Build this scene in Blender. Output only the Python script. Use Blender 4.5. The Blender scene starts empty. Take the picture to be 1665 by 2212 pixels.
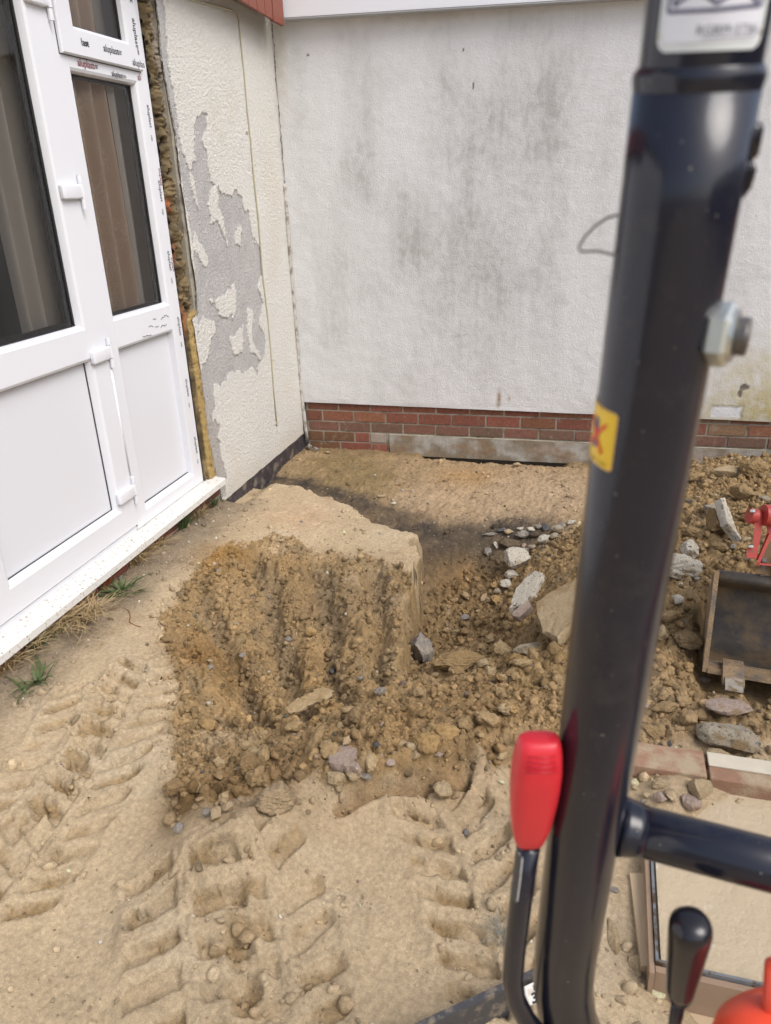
import bpy, bmesh, math, random
import numpy as np
from mathutils import Vector, Matrix

rnd = random.Random(7)
NR = np.random.RandomState(11)
SC = bpy.context.scene
COL = SC.collection

# ------------------------------------------------------------------ camera
PW, PH = 1665.0, 2211.0                       # working size of the photograph
FPX, YAW, PIT, ROL = 1647.06, -0.2703, 0.4000, -0.0396
CAM = np.array([1.893, -4.7894, 1.656])
def _rot():
    cy, sy = math.cos(YAW), math.sin(YAW); cp, sp = math.cos(PIT), math.sin(PIT)
    f = np.array([sy*cp, cy*cp, -sp]); r = np.array([cy, -sy, 0.0]); u = np.cross(r, f)
    c, s = math.cos(ROL), math.sin(ROL)
    return np.array([c*r+s*u, -s*r+c*u, f])
RM = _rot()
cam_data = bpy.data.cameras.new('camera'); cam = bpy.data.objects.new('camera', cam_data); COL.objects.link(cam)
m3 = Matrix((RM[0], RM[1], -RM[2])).transposed()
cam.matrix_world = Matrix.Translation(Vector(CAM)) @ m3.to_4x4()
cam_data.sensor_fit = 'VERTICAL'; cam_data.sensor_height = 24.0; cam_data.sensor_width = 18.0
cam_data.lens = 24.0*FPX/PH
cam_data.clip_start = 0.05; cam_data.clip_end = 400
cam_data.dof.use_dof = True; cam_data.dof.focus_distance = 3.9
cam_data.dof.aperture_fstop = (cam_data.lens/1000.0)/0.0036
SC.camera = cam

# ------------------------------------------------------------------ light
w = bpy.data.worlds.new('World'); SC.world = w; w.use_nodes = True
nt = w.node_tree; nt.nodes.clear()
SUN_EL, SUN_AZ = math.radians(50), math.radians(118)
sky = nt.nodes.new('ShaderNodeTexSky'); sky.sky_type = 'NISHITA'; sky.sun_disc = False
sky.sun_elevation = SUN_EL; sky.sun_rotation = SUN_AZ; sky.dust_density = 4.0; sky.air_density = 1.0
hs = nt.nodes.new('ShaderNodeHueSaturation'); hs.inputs['Saturation'].default_value = 0.70
bg = nt.nodes.new('ShaderNodeBackground'); bg.inputs['Strength'].default_value = 0.15
wo = nt.nodes.new('ShaderNodeOutputWorld')
nt.links.new(sky.outputs[0], hs.inputs['Color']); nt.links.new(hs.outputs[0], bg.inputs[0]); nt.links.new(bg.outputs[0], wo.inputs[0])
sl = bpy.data.lights.new('sun', 'SUN'); sl.energy = 1.1; sl.angle = math.radians(36); sl.color = (1.0, 0.99, 0.985)
so = bpy.data.objects.new('sun', sl); COL.objects.link(so)
sd = Vector((math.sin(SUN_AZ)*math.cos(SUN_EL), math.cos(SUN_AZ)*math.cos(SUN_EL), math.sin(SUN_EL)))
so.rotation_euler = sd.to_track_quat('Z', 'Y').to_euler(); so.location = (3, -6, 6)
SC.view_settings.view_transform = 'Standard'; SC.view_settings.look = 'None'
SC.view_settings.exposure = 0.50; SC.view_settings.gamma = 1.0
SC.render.engine = 'CYCLES'

# ------------------------------------------------------------------ geometry helpers
def ray(u, v):
    return np.array([(u-PW/2)/FPX, -(v-PH/2)/FPX, 1.0]) @ RM
def G(u, v, z=None, x=None, y=None):
    d = ray(u, v)
    t = (z-CAM[2])/d[2] if z is not None else ((x-CAM[0])/d[0] if x is not None else (y-CAM[1])/d[1])
    return CAM+t*d
def CP(u, v, depth): return CAM+ray(u, v)*depth

ORG = {}
def setp(o, label=None, cat=None, group=None, kind=None):
    if label: o['label'] = label
    if cat: o['category'] = cat
    if group: o['group'] = group
    if kind: o['kind'] = kind
    return o
def thing(name, label, cat, loc, group=None):
    o = bpy.data.objects.new(name, None); COL.objects.link(o); o.location = loc
    o.empty_display_size = 0.1
    ORG[o.name] = np.array(loc, float)
    return setp(o, label, cat, group)
def mesh_obj(name, V, F, mat, parent=None, smooth=False, org=None, col=None, autos=None):
    V = np.array(V, float).reshape(-1, 3)
    base = ORG[parent.name] if parent is not None else (np.array(org, float) if org is not None else np.zeros(3))
    me = bpy.data.meshes.new(name); me.from_pydata((V-base).tolist(), [], [list(map(int, f)) for f in F])
    if smooth: me.shade_smooth()
    if autos is not None:
        me.shade_smooth()
        try: me.set_sharp_from_angle(angle=math.radians(autos))
        except Exception: pass
    if mat: me.materials.append(mat)
    if col is not None:
        a = me.color_attributes.new('Col', 'FLOAT_COLOR', 'POINT')
        c4 = np.ones((len(V), 4), np.float32); c4[:, :3] = col; a.data.foreach_set('color', c4.ravel())
    me.update()
    o = bpy.data.objects.new(name, me); COL.objects.link(o)
    if parent is not None: o.parent = parent
    else: o.location = base
    ORG[o.name] = base
    return o
def big_mesh(name, V, Q, mat, col=None, smooth=True):       # fast path, Q = (n,3|4) array
    me = bpy.data.meshes.new(name); k = Q.shape[1]
    me.vertices.add(len(V)); me.vertices.foreach_set('co', np.ascontiguousarray(V, np.float32).ravel())
    me.loops.add(Q.size); me.loops.foreach_set('vertex_index', np.ascontiguousarray(Q, np.int32).ravel())
    me.polygons.add(len(Q)); me.polygons.foreach_set('loop_start', np.arange(0, Q.size, k, dtype=np.int32))
    me.update(calc_edges=True)
    if smooth: me.shade_smooth()
    if col is not None:
        a = me.color_attributes.new('Col', 'FLOAT_COLOR', 'POINT')
        c4 = np.ones((len(V), 4), np.float32); c4[:, :3] = col; a.data.foreach_set('color', c4.ravel())
    me.materials.append(mat)
    o = bpy.data.objects.new(name, me); COL.objects.link(o); ORG[o.name] = np.zeros(3)
    return o
class MB:
    def __init__(s): s.V = []; s.F = []
    def add(s, V, F):
        n = len(s.V); s.V += [tuple(v) for v in V]; s.F += [tuple(i+n for i in f) for f in F]; return s
    def box(s, x0, x1, y0, y1, z0, z1, b=0.0):
        if b <= 0:
            V = [(x, y, z) for x in (x0, x1) for y in (y0, y1) for z in (z0, z1)]
            return s.add(V, [(0,1,3,2),(4,6,7,5),(0,4,5,1),(2,3,7,6),(0,2,6,4),(1,5,7,3)])
        bm = bmesh.new(); bmesh.ops.create_cube(bm, size=1)
        for v in bm.verts:
            v.co = Vector(((x0+x1)/2+v.co.x*(x1-x0), (y0+y1)/2+v.co.y*(y1-y0), (z0+z1)/2+v.co.z*(z1-z0)))
        bmesh.ops.bevel(bm, geom=bm.edges[:], offset=b, segments=3, affect='EDGES', profile=0.5)
        bm.verts.index_update()
        s.add([tuple(v.co) for v in bm.verts], [tuple(v.index for v in f.verts) for f in bm.faces]); bm.free(); return s
    def tube(s, pts, r, n=24, cap=True):
        P = [np.array(p, float) for p in pts]; R = r if hasattr(r, '__len__') else [r]*len(P)
        T = [(P[min(i+1, len(P)-1)]-P[max(i-1, 0)]) for i in range(len(P))]; T = [t/np.linalg.norm(t) for t in T]
        a = np.array([0, 0, 1.0]) if abs(T[0][2]) < .9 else np.array([1.0, 0, 0])
        e = np.cross(T[0], a); e /= np.linalg.norm(e); V = []; F = []
        for i, p in enumerate(P):
            e = e-T[i]*(e@T[i]); e /= np.linalg.norm(e); f = np.cross(T[i], e)
            for k in range(n):
                an = 2*math.pi*k/n; V.append(p+R[i]*(math.cos(an)*e+math.sin(an)*f))
        for i in range(len(P)-1):
            for k in range(n):
                k2 = (k+1) % n; F.append((i*n+k, i*n+k2, (i+1)*n+k2, (i+1)*n+k))
        if cap: F.append(tuple(range(n))[::-1]); F.append(tuple((len(P)-1)*n+k for k in range(n)))
        return s.add(V, F)
    def loops(s, y0, y1, z0, z1, prof, close=False):       # rectangular rings: prof = [(inset, x)]
        V = []
        for ins, x in prof:
            V += [(x, y0+ins, z0+ins), (x, y1-ins, z0+ins), (x, y1-ins, z1-ins), (x, y0+ins, z1-ins)]
        F = []
        for i in range(len(prof)-1):
            for k in range(4):
                k2 = (k+1) % 4; F.append((i*4+k, i*4+k2, i*4+4+k2, i*4+4+k))
        if close: n = (len(prof)-1)*4; F.append((n, n+1, n+2, n+3))
        return s.add(V, F)
    def obj(s, name, mat, parent=None, **k): return mesh_obj(name, s.V, s.F, mat, parent, **k)

# noise ------------------------------------------------------------
_perm = np.random.RandomState(3).permutation(256); _perm = np.concatenate([_perm, _perm])
_ang = np.random.RandomState(4).rand(256)*2*np.pi; _gx, _gy = np.cos(_ang), np.sin(_ang)
def perlin(x, y, s=0):
    x = np.asarray(x, float)+s*17.31; y = np.asarray(y, float)+s*9.73
    xi = np.floor(x).astype(int); yi = np.floor(y).astype(int); fx = x-xi; fy = y-yi
    u = fx*fx*fx*(fx*(fx*6-15)+10); v = fy*fy*fy*(fy*(fy*6-15)+10)
    def g(a, b, dx, dy):
        h = _perm[_perm[a & 255]+(b & 255)]; return _gx[h]*dx+_gy[h]*dy
    n00 = g(xi, yi, fx, fy); n10 = g(xi+1, yi, fx-1, fy); n01 = g(xi, yi+1, fx, fy-1); n11 = g(xi+1, yi+1, fx-1, fy-1)
    return (n00*(1-u)+n10*u)*(1-v)+(n01*(1-u)+n11*u)*v*1.0
def fbm(x, y, sc, o=4, s=0, gain=.5):
    r = 0; a = 1.0; t = 0
    for i in range(o): r = r+a*perlin(x*sc, y*sc, s+i*3); t += a; a *= gain; sc *= 2.03
    return r/t*1.6
def billow(x, y, sc, o=3, s=0):
    r = 0; a = 1.0; t = 0
    for i in range(o): r = r+a*np.abs(perlin(x*sc, y*sc, s+i*5)); t += a; a *= .5; sc *= 2.1
    return r/t*2
def sstep(a, b, x): t = np.clip((x-a)/(b-a), 0, 1); return t*t*(3-2*t)
def sdist(px, py, poly):                                   # signed distance, positive inside
    d = np.full(px.shape, 1e9); ins = np.zeros(px.shape, bool); n = len(poly)
    for i in range(n):
        ax, ay = poly[i]; bx, by = poly[(i+1) % n]; ex, ey = bx-ax, by-ay
        t = np.clip(((px-ax)*ex+(py-ay)*ey)/(ex*ex+ey*ey+1e-12), 0, 1)
        d = np.minimum(d, np.hypot(px-ax-t*ex, py-ay-t*ey))
        c = ((ay > py) != (by > py)) & (px < (bx-ax)*(py-ay)/(by-ay+1e-12)+ax); ins ^= c
    return np.where(ins, d, -d)
def pdist(px, py, pts):                                    # distance, arc length, side of a polyline
    d = np.full(px.shape, 1e9); S = np.zeros(px.shape); side = np.zeros(px.shape); acc = 0
    for i in range(len(pts)-1):
        ax, ay = pts[i][:2]; bx, by = pts[i+1][:2]; ex, ey = bx-ax, by-ay; L = math.hypot(ex, ey)
        t = np.clip(((px-ax)*ex+(py-ay)*ey)/(L*L), 0, 1); qx, qy = px-ax-t*ex, py-ay-t*ey; dd = np.hypot(qx, qy)
        m = dd < d; d = np.where(m, dd, d); S = np.where(m, acc+t*L, S)
        side = np.where(m, np.sign(ex*qy-ey*qx), side); acc += L
    return d, S, side

# ------------------------------------------------------------------ materials
def newmat(name):
    m = bpy.data.materials.new(name); m.use_nodes = True; nt = m.node_tree; nt.nodes.clear()
    out = nt.nodes.new('ShaderNodeOutputMaterial'); p = nt.nodes.new('ShaderNodeBsdfPrincipled')
    nt.links.new(p.outputs[0], out.inputs[0]); return m, nt, p
def N(nt, t, **k):
    n = nt.nodes.new(t)
    for a, b in k.items(): setattr(n, a, b)
    return n
def mixc(nt, fac, a, b, mode='MIX'):
    n = nt.nodes.new('ShaderNodeMix'); n.data_type = 'RGBA'; n.blend_type = mode
    for sock, val in ((n.inputs[0], fac), (n.inputs[6], a), (n.inputs[7], b)):
        if hasattr(val, 'links') or hasattr(val, 'is_linked'): nt.links.new(val, sock)
        else: sock.default_value = val if not isinstance(val, tuple) else (val+(1,))[:4]
    return n.outputs[2]
def noise(nt, sc, det=4, ro=.55, dist=0, coord=None, scale=None):
    n = nt.nodes.new('ShaderNodeTexNoise'); n.inputs['Scale'].default_value = sc; n.inputs['Detail'].default_value = det
    n.inputs['Roughness'].default_value = ro; n.inputs['Distortion'].default_value = dist
    if coord is None:
        g = nt.nodes.new('ShaderNodeNewGeometry'); coord = g.outputs['Position']
    if scale:
        mp = nt.nodes.new('ShaderNodeMapping'); mp.inputs['Scale'].default_value = scale; nt.links.new(coord, mp.inputs[0]); coord = mp.outputs[0]
    nt.links.new(coord, n.inputs['Vector']); return n.outputs[0]
def ramp(nt, src, stops, interp='LINEAR'):
    r = nt.nodes.new('ShaderNodeValToRGB'); r.color_ramp.interpolation = interp; e = r.color_ramp.elements
    while len(e) < len(stops): e.new(0.5)
    for i, (p, c) in enumerate(stops):
        e[i].position = p; e[i].color = (c, c, c, 1) if not isinstance(c, tuple) else (c+(1,))[:4]
    nt.links.new(src, r.inputs[0]); return r.outputs[0]
def bump(nt, p, hs, st=.3, dist=.002, prev=None):
    b = nt.nodes.new('ShaderNodeBump'); b.inputs['Strength'].default_value = st; b.inputs['Distance'].default_value = dist
    nt.links.new(hs, b.inputs['Height'])
    if prev is not None: nt.links.new(prev, b.inputs['Normal'])
    nt.links.new(b.outputs[0], p.inputs['Normal']); return b.outputs[0]
def simple(name, c, rough=.5, var=.12, sc=30, metal=0, bst=0, bsc=200, bd=.001, spec=.5, dirt=None, dsc=8, dthr=(.5, .7)):
    m, nt, p = newmat(name)
    n = noise(nt, sc); base = mixc(nt, n, tuple(x*(1-var) for x in c), tuple(min(1, x*(1+var)) for x in c))
    if dirt:
        d = ramp(nt, noise(nt, dsc, 8, .65), [(dthr[0], 0.0), (dthr[1], 1.0)]); base = mixc(nt, d, base, dirt)
    nt.links.new(base, p.inputs['Base Color']); p.inputs['Roughness'].default_value = rough
    p.inputs['Metallic'].default_value = metal; p.inputs['Specular IOR Level'].default_value = spec
    if bst: bump(nt, p, noise(nt, bsc, 5), bst, bd)
    return m
def soil_mat():
    m, nt, p = newmat('sandy_soil')
    a = N(nt, 'ShaderNodeAttribute', attribute_name='Col').outputs['Color']
    g = ramp(nt, noise(nt, 620, 3, .7), [(.3, .56), (.52, 1.0), (.72, 1.34)])
    c = mixc(nt, 1.0, a, g, 'MULTIPLY')
    g2 = ramp(nt, noise(nt, 90, 4, .6), [(.3, .80), (.7, 1.20)])
    c = mixc(nt, 1.0, c, g2, 'MULTIPLY')
    v = N(nt, 'ShaderNodeTexVoronoi'); v.inputs['Scale'].default_value = 150
    geo = N(nt, 'ShaderNodeNewGeometry'); nt.links.new(geo.outputs['Position'], v.inputs['Vector'])
    dots = ramp(nt, v.outputs['Distance'], [(.10, 1.0), (.17, 0.0)])
    pick = ramp(nt, v.outputs['Color'], [(.80, 0.0), (.83, 1.0)], 'CONSTANT')
    c = mixc(nt, mixc(nt, 1.0, dots, pick, 'MULTIPLY'), c, (.52, .47, .38))
    v2 = N(nt, 'ShaderNodeTexVoronoi'); v2.inputs['Scale'].default_value = 95; nt.links.new(geo.outputs['Position'], v2.inputs['Vector'])
    d2 = ramp(nt, v2.outputs['Distance'], [(.08, 1.0), (.15, 0.0)]); pk2 = ramp(nt, v2.outputs['Color'], [(.78, 0.0), (.8, 1.0)], 'CONSTANT')
    c = mixc(nt, mixc(nt, 1.0, d2, pk2, 'MULTIPLY'), c, (.20, .15, .10))
    nt.links.new(c, p.inputs['Base Color']); p.inputs['Roughness'].default_value = .95; p.inputs['Specular IOR Level'].default_value = .15
    b = bump(nt, p, noise(nt, 450, 4, .7), .9, .0022)
    bump(nt, p, noise(nt, 120, 4, .6), .6, .005, b)
    return m
M = {}
M['soil'] = soil_mat()
def render_mat(name, sc, st, worm=True):
    m, nt, p = newmat(name)
    a = N(nt, 'ShaderNodeAttribute', attribute_name='Col').outputs['Color']
    geo = N(nt, 'ShaderNodeNewGeometry').outputs['Position']
    c = mixc(nt, 1.0, a, ramp(nt, noise(nt, 300, 4, .7), [(.3, .93), (.7, 1.03)]), 'MULTIPLY')
    if worm:                                              # short dark scratches of the textured coat
        n1 = noise(nt, 42, 3, .6, 1.5, geo, (1, 1, .8))
        t = N(nt, 'ShaderNodeMath', operation='ABSOLUTE'); s_ = N(nt, 'ShaderNodeMath', operation='SUBTRACT'); s_.inputs[1].default_value = .5
        nt.links.new(n1, s_.inputs[0]); nt.links.new(s_.outputs[0], t.inputs[0])
        line = ramp(nt, t.outputs[0], [(.004, 1.0), (.012, 0.0)])
        gate = ramp(nt, noise(nt, 75, 3, .6), [(.55, 0.0), (.63, 1.0)])
        big = ramp(nt, noise(nt, 3.5, 4, .6), [(.35, .25), (.6, 1.0)])
        f = mixc(nt, 1.0, mixc(nt, 1.0, line, gate, 'MULTIPLY'), big, 'MULTIPLY')
        f = mixc(nt, 1.0, f, (.6, .6, .6), 'MULTIPLY')
        c = mixc(nt, f, c, (.22, .21, .19))
    nt.links.new(c, p.inputs['Base Color']); p.inputs['Roughness'].default_value = .85; p.inputs['Specular IOR Level'].default_value = .25
    b = bump(nt, p, ramp(nt, noise(nt, sc, 3, .6, .8), [(.38, 0.0), (.62, 1.0)]), st, .004)
    bump(nt, p, noise(nt, 400, 3, .6), .35, .001, b)
    return m
M['render_back'] = render_mat('white_textured_render', 95, .35)
M['render_left'] = render_mat('peeling_cream_render', 85, .8, False)
M['upvc'] = simple('white_upvc', (.71, .725, .765), .28, .015, 3, spec=.5)
M['upvc_panel'] = simple('white_upvc_panel', (.67, .685, .725), .32, .015, 2)
M['gasket'] = simple('black_gasket', (.02, .02, .022), .5)
M['sill'] = simple('white_sill', (.66, .655, .63), .5, .04, 20, bst=.2, bsc=150, dirt=(.25, .19, .12), dsc=75, dthr=(.585, .65))
M['foam'] = None
def attr_mat(name, rough=.8, bsc=200, bst=.5, bd=.003, mul=None, spec=.3):
    m, nt, p = newmat(name)
    a = N(nt, 'ShaderNodeAttribute', attribute_name='Col').outputs['Color']
    c = mixc(nt, 1.0, a, ramp(nt, noise(nt, bsc*1.3, 4, .7), [(.3, .65), (.7, 1.3)]), 'MULTIPLY')
    nt.links.new(c, p.inputs['Base Color']); p.inputs['Roughness'].default_value = rough; p.inputs['Specular IOR Level'].default_value = spec
    bump(nt, p, noise(nt, bsc, 5, .65), bst, bd); return m
M['foam'] = attr_mat('aged_foam')
M['bitumen'] = simple('black_bitumen', (.045, .04, .045), .6, .3, 60, bst=.8, bsc=70, bd=.006, dirt=(.16, .13, .10), dsc=20, dthr=(.5, .7))
M['concrete'] = simple('pale_concrete', (.40, .36, .29), .9, .18, 25, bst=.7, bsc=160, bd=.003, dirt=(.24, .19, .12), dsc=9, dthr=(.42, .7))
M['wood_red'] = simple('red_brown_timber', (.22, .065, .04), .55, .2, 30, bst=.2, bsc=90)
M['fascia'] = simple('white_fascia_board', (.78, .80, .84), .35, .01, 4)
M['mortar'] = simple('grey_mortar', (.34, .31, .25), .9, .2, 60, bst=.8, bsc=180, bd=.003, dirt=(.12, .10, .07), dsc=15)
M['cable'] = simple('painted_cable', (.46, .42, .30), .6, .15, 50)
M['crack'] = simple('dark_crack', (.08, .07, .06), .9)
M['rust'] = simple('rusty_red_paint', (.38, .045, .035), .45, .2, 40, bst=.2, dirt=(.16, .08, .04), dsc=45, dthr=(.58, .64))
M['black_metal'] = None
def gloss_paint(name, c, rough=.3, speck=True):
    m, nt, p = newmat(name)
    base = mixc(nt, noise(nt, 12), tuple(x*.8 for x in c), tuple(x*1.25 for x in c))
    if speck:
        v = noise(nt, 260, 2, .5); base = mixc(nt, ramp(nt, v, [(.745, 0.0), (.77, .7)]), base, (.3, .27, .22))
    if speck: base = mixc(nt, ramp(nt, noise(nt, 26, 8, .7), [(.52, 0.0), (.80, .11)]), base, (.22, .19, .15))
    nt.links.new(base, p.inputs['Base Color'])
    nt.links.new(ramp(nt, noise(nt, 18, 6, .65), [(.3, rough*.8), (.7, rough*1.35)]), p.inputs['Roughness'])
    p.inputs['Specular IOR Level'].default_value = .5
    bump(nt, p, noise(nt, 350, 2), .05, .0006); return m
M['black_metal'] = gloss_paint('black_powder_coat', (.011, .0125, .022), .17)
M['black_plastic'] = gloss_paint('black_plastic', (.012, .011, .015), .16, False)
M['red_plastic'] = simple('red_plastic', (.62, .022, .035), .38, .05, 20)
M['red_orange'] = simple('red_orange_cover', (.80, .085, .04), .35, .05, 10)
M['zinc'] = simple('zinc_plated_steel', (.62, .64, .60), .3, .12, 60, metal=.85)
M['dark_steel'] = simple('dark_threaded_steel', (.16, .15, .14), .45, .2, 80, metal=.6)
M['bucket'] = simple('worn_bucket_steel', (.105, .095, .085), .5, .35, 18, metal=.35, bst=.5, bsc=60, bd=.003, dirt=(.24, .17, .10), dsc=9, dthr=(.44, .62))
M['muddy'] = simple('mud_caked_steel', (.27, .19, .11), .9, .3, 30, bst=1, bsc=120, bd=.006, dirt=(.14, .12, .10), dsc=14, dthr=(.5, .62))
M['tooth'] = simple('worn_tooth_steel', (.42, .38, .32), .5, .25, 40, bst=.5, bsc=80, metal=.3, dirt=(.26, .19, .11), dsc=22, dthr=(.48, .58))
M['arm'] = simple('muddy_arm', (.14, .085, .04), .7, .3, 20, bst=.5, dirt=(.25, .17, .09), dsc=12)
def rockmat(name, c, c2, sc=14, thr=(.5, .62), spots=None, b=.9, fine=180):
    m, nt, p = newmat(name)
    tc = N(nt, 'ShaderNodeTexCoord').outputs['Object']
    base = mixc(nt, ramp(nt, noise(nt, sc, 6, .65, .3, tc), [(thr[0], 0.0), (thr[1], 1.0)]), c, c2)
    base = mixc(nt, 1.0, base, ramp(nt, noise(nt, fine*2, 4, .7, 0, tc), [(.3, .7), (.7, 1.25)]), 'MULTIPLY')
    if spots:
        base = mixc(nt, ramp(nt, noise(nt, 75, 3, .6, .5, tc), [(.60, 0.0), (.65, 1.0)]), base, spots)
    nt.links.new(base, p.inputs['Base Color']); p.inputs['Roughness'].default_value = .92; p.inputs['Specular IOR Level'].default_value = .2
    bb = bump(nt, p, noise(nt, fine, 5, .65, 0, tc), b, .004)
    bump(nt, p, noise(nt, 45, 5, .6, 0, tc), .7, .012, bb)
    return m
RK = {
 'white': rockmat('pale_rubble', (.50, .46, .38), (.30, .22, .13), 10, (.55, .66), (.11, .10, .09)),
 'grey': rockmat('grey_stone', (.24, .22, .195), (.33, .29, .23), 20, (.45, .6), (.12, .11, .10)),
 'blue': rockmat('dark_flint', (.09, .09, .095), (.16, .15, .14), 20),
 'brown': rockmat('sand_caked_clod', (.33, .235, .125), (.42, .32, .19), 16, (.42, .6), None, 1.0, 230),
 'tan': rockmat('sandy_stone', (.38, .295, .18), (.29, .21, .115), 9, (.48, .62)),
 'pink': rockmat('pinkish_render_lump', (.36, .28, .23), (.26, .18, .11), 12, (.5, .62)),
 'ochre': rockmat('ochre_stone', (.40, .27, .12), (.30, .19, .08), 15),
 'conglom': rockmat('dirty_conglomerate', (.34, .30, .23), (.20, .14, .075), 9, (.45, .58), (.10, .09, .07)),
}
def brick_mat():
    m, nt, p = newmat('red_brick_course')
    geo = N(nt, 'ShaderNodeNewGeometry').outputs['Position']
    mp = N(nt, 'ShaderNodeMapping'); mp.inputs['Rotation'].default_value = (math.radians(90), 0, 0); nt.links.new(geo, mp.inputs[0])
    p.inputs['Roughness'].default_value = .85
    a = N(nt, 'ShaderNodeAttribute', attribute_name='Col').outputs['Color']
    c = mixc(nt, 1.0, a, ramp(nt, noise(nt, 60, 6, .7), [(.3, .68), (.7, 1.3)]), 'MULTIPLY')
    eff = ramp(nt, noise(nt, 16, 8, .7, .4), [(.58, 0.0), (.70, .55)])
    c = mixc(nt, eff, c, (.36, .31, .24))
    nt.links.new(c, p.inputs['Base Color']); bump(nt, p, noise(nt, 200, 5, .7), .7, .003); return m
M['brick'] = brick_mat()

# ------------------------------------------------------------------ terrain
def axis(lo, a, b, hi, step):
    core = np.arange(a, b, step); up = []; x = b; s = step
    while x < hi: up.append(x); s *= 1.22; x += s
    dn = []; x = a-step; s = step
    while x > lo: dn.append(x); s *= 1.22; x -= s
    return np.array(sorted(dn)+list(core)+up)
gx = axis(-40, -0.06, 3.35, 40, .0055); gy = axis(-40, -4.25, 0.05, 40, .006)
X, Y = np.meshgrid(gx, gy, indexing='xy')
UP = [(0,1520,.15),(120,1450,.15),(250,1335,.15),(380,1220,.14),(490,1110,.12),(100,1700,.12),(0,1900,.12),(0,2200,.12),(300,1900,.12),(200,1600,.12),(300,1450,.13),(500,2100,.11),(700,1900,.12),(800,2050,.12),(700,2211,.12),(900,1850,.13),(1050,1850,.12),(1000,2050,.11),(1100,2211,.12),(600,1150,.12),(700,1100,.11),(800,1140,.10),(580,1060,.10),(890,1160,.09),(650,1060,.11),
 (350,1350,.13),(400,1260,.125),(480,1200,.12),(560,1180,.11),(700,1180,.09),(800,1170,.09),(880,1200,.09),
 (420,1330,.03),(500,1280,.045),(600,1250,.055),(700,1240,.06),(800,1250,.06),(870,1260,.075),(450,1420,.0),(550,1380,-.02),(650,1370,-.02),(750,1370,-.01),(830,1360,.015),(865,1350,.08),(480,1500,-.01),(560,1500,-.07),(650,1480,-.07),(750,1470,-.05),(830,1460,-.01),(860,1430,.07),(430,1500,.08),(385,1420,.13),(520,1560,-.05),(600,1550,-.05),(640,1560,.0),
 (400,1600,.14),(480,1620,.12),(560,1610,.08),(640,1600,.10),(700,1570,.12),(780,1540,.12),(860,1520,.10),(700,1640,.27),(800,1620,.29),(900,1600,.29),(1000,1580,.28),(1100,1560,.25),(500,1690,.30),(600,1690,.31),(420,1700,.28),(560,1740,.27),(460,1740,.26),(640,1735,.22),(760,1700,.23),(850,1690,.22),(800,1680,.20),(900,1670,.19),(1000,1660,.18),(1080,1640,.15),
 (375,1800,.12),(480,1800,.12),(560,1790,.13),(650,1800,.13),(760,1785,.115),(900,1750,.11),(1000,1720,.12),(1100,1700,.13),
 (1200,1500,.18),(1250,1600,.15),(1350,1600,.16),(1400,1500,.2),(1400,1400,.22),(1500,1500,.18),(1600,1550,.17),(1400,1640,.15),(1500,1640,.16),(1665,1620,.16),(1300,1400,.22),(1450,1300,.28),(1520,1200,.30),(1480,1100,.28),(1560,1060,.26),(1665,1040,.26),(1700,1150,.36),(1700,1300,.28),(1600,1350,.2),(1500,1450,.19),(1700,1500,.17),(1700,1400,.16),(1200,1400,.16),(1600,1480,.12),
 (1420,1685,.215),(1470,1700,.215),(1510,1710,.205),(1545,1690,.19),(1425,1735,.19),(1480,1742,.185),(1535,1738,.14),(1350,1700,.14),(1380,1800,.12),(1330,1950,.12),(1300,2100,.14),(1400,2180,.13),(1370,2000,.1),(1520,1800,.1),(1600,2000,.1),(1500,2165,.035),(1650,2205,.035),(1450,2150,.05),(1420,2110,.09)]
SH = [(890,1492,.08),(980,1500,.1),(1080,1485,.12),(1175,1440,.15),(1225,1350,.17),(1250,1300,.16)]
LO = [(680,985,0),(850,985,0),(1050,1000,0),(1270,1010,-.01),(620,1020,0),(640,1040,-.03),(720,1060,-.02),(780,1090,-.02),(850,1110,-.03),(920,1140,-.05),(700,1010,.01),(800,1030,.02),(1000,1040,.03),(1150,1060,.04),(1250,1090,.05),(1000,1100,.0),(1150,1120,.02),(1400,1050,.04),(1480,1025,-.04),
 (920,1180,-.07),(1000,1170,-.05),(1080,1160,-.02),(940,1230,-.13),(1020,1230,-.13),(1100,1220,-.08),(1160,1190,.0),(910,1300,-.22),(960,1300,-.22),(1040,1310,-.20),(1100,1290,-.13),(1165,1240,.02),(885,1380,-.27),(940,1380,-.26),(1000,1380,-.22),(1060,1370,-.16),(1120,1360,-.07),(1180,1330,.07),(1235,1240,.12),(1290,1190,.16),(880,1440,-.2),(940,1440,-.16),(1000,1430,-.1),(1080,1430,-.01),(1150,1410,.09)]
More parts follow.
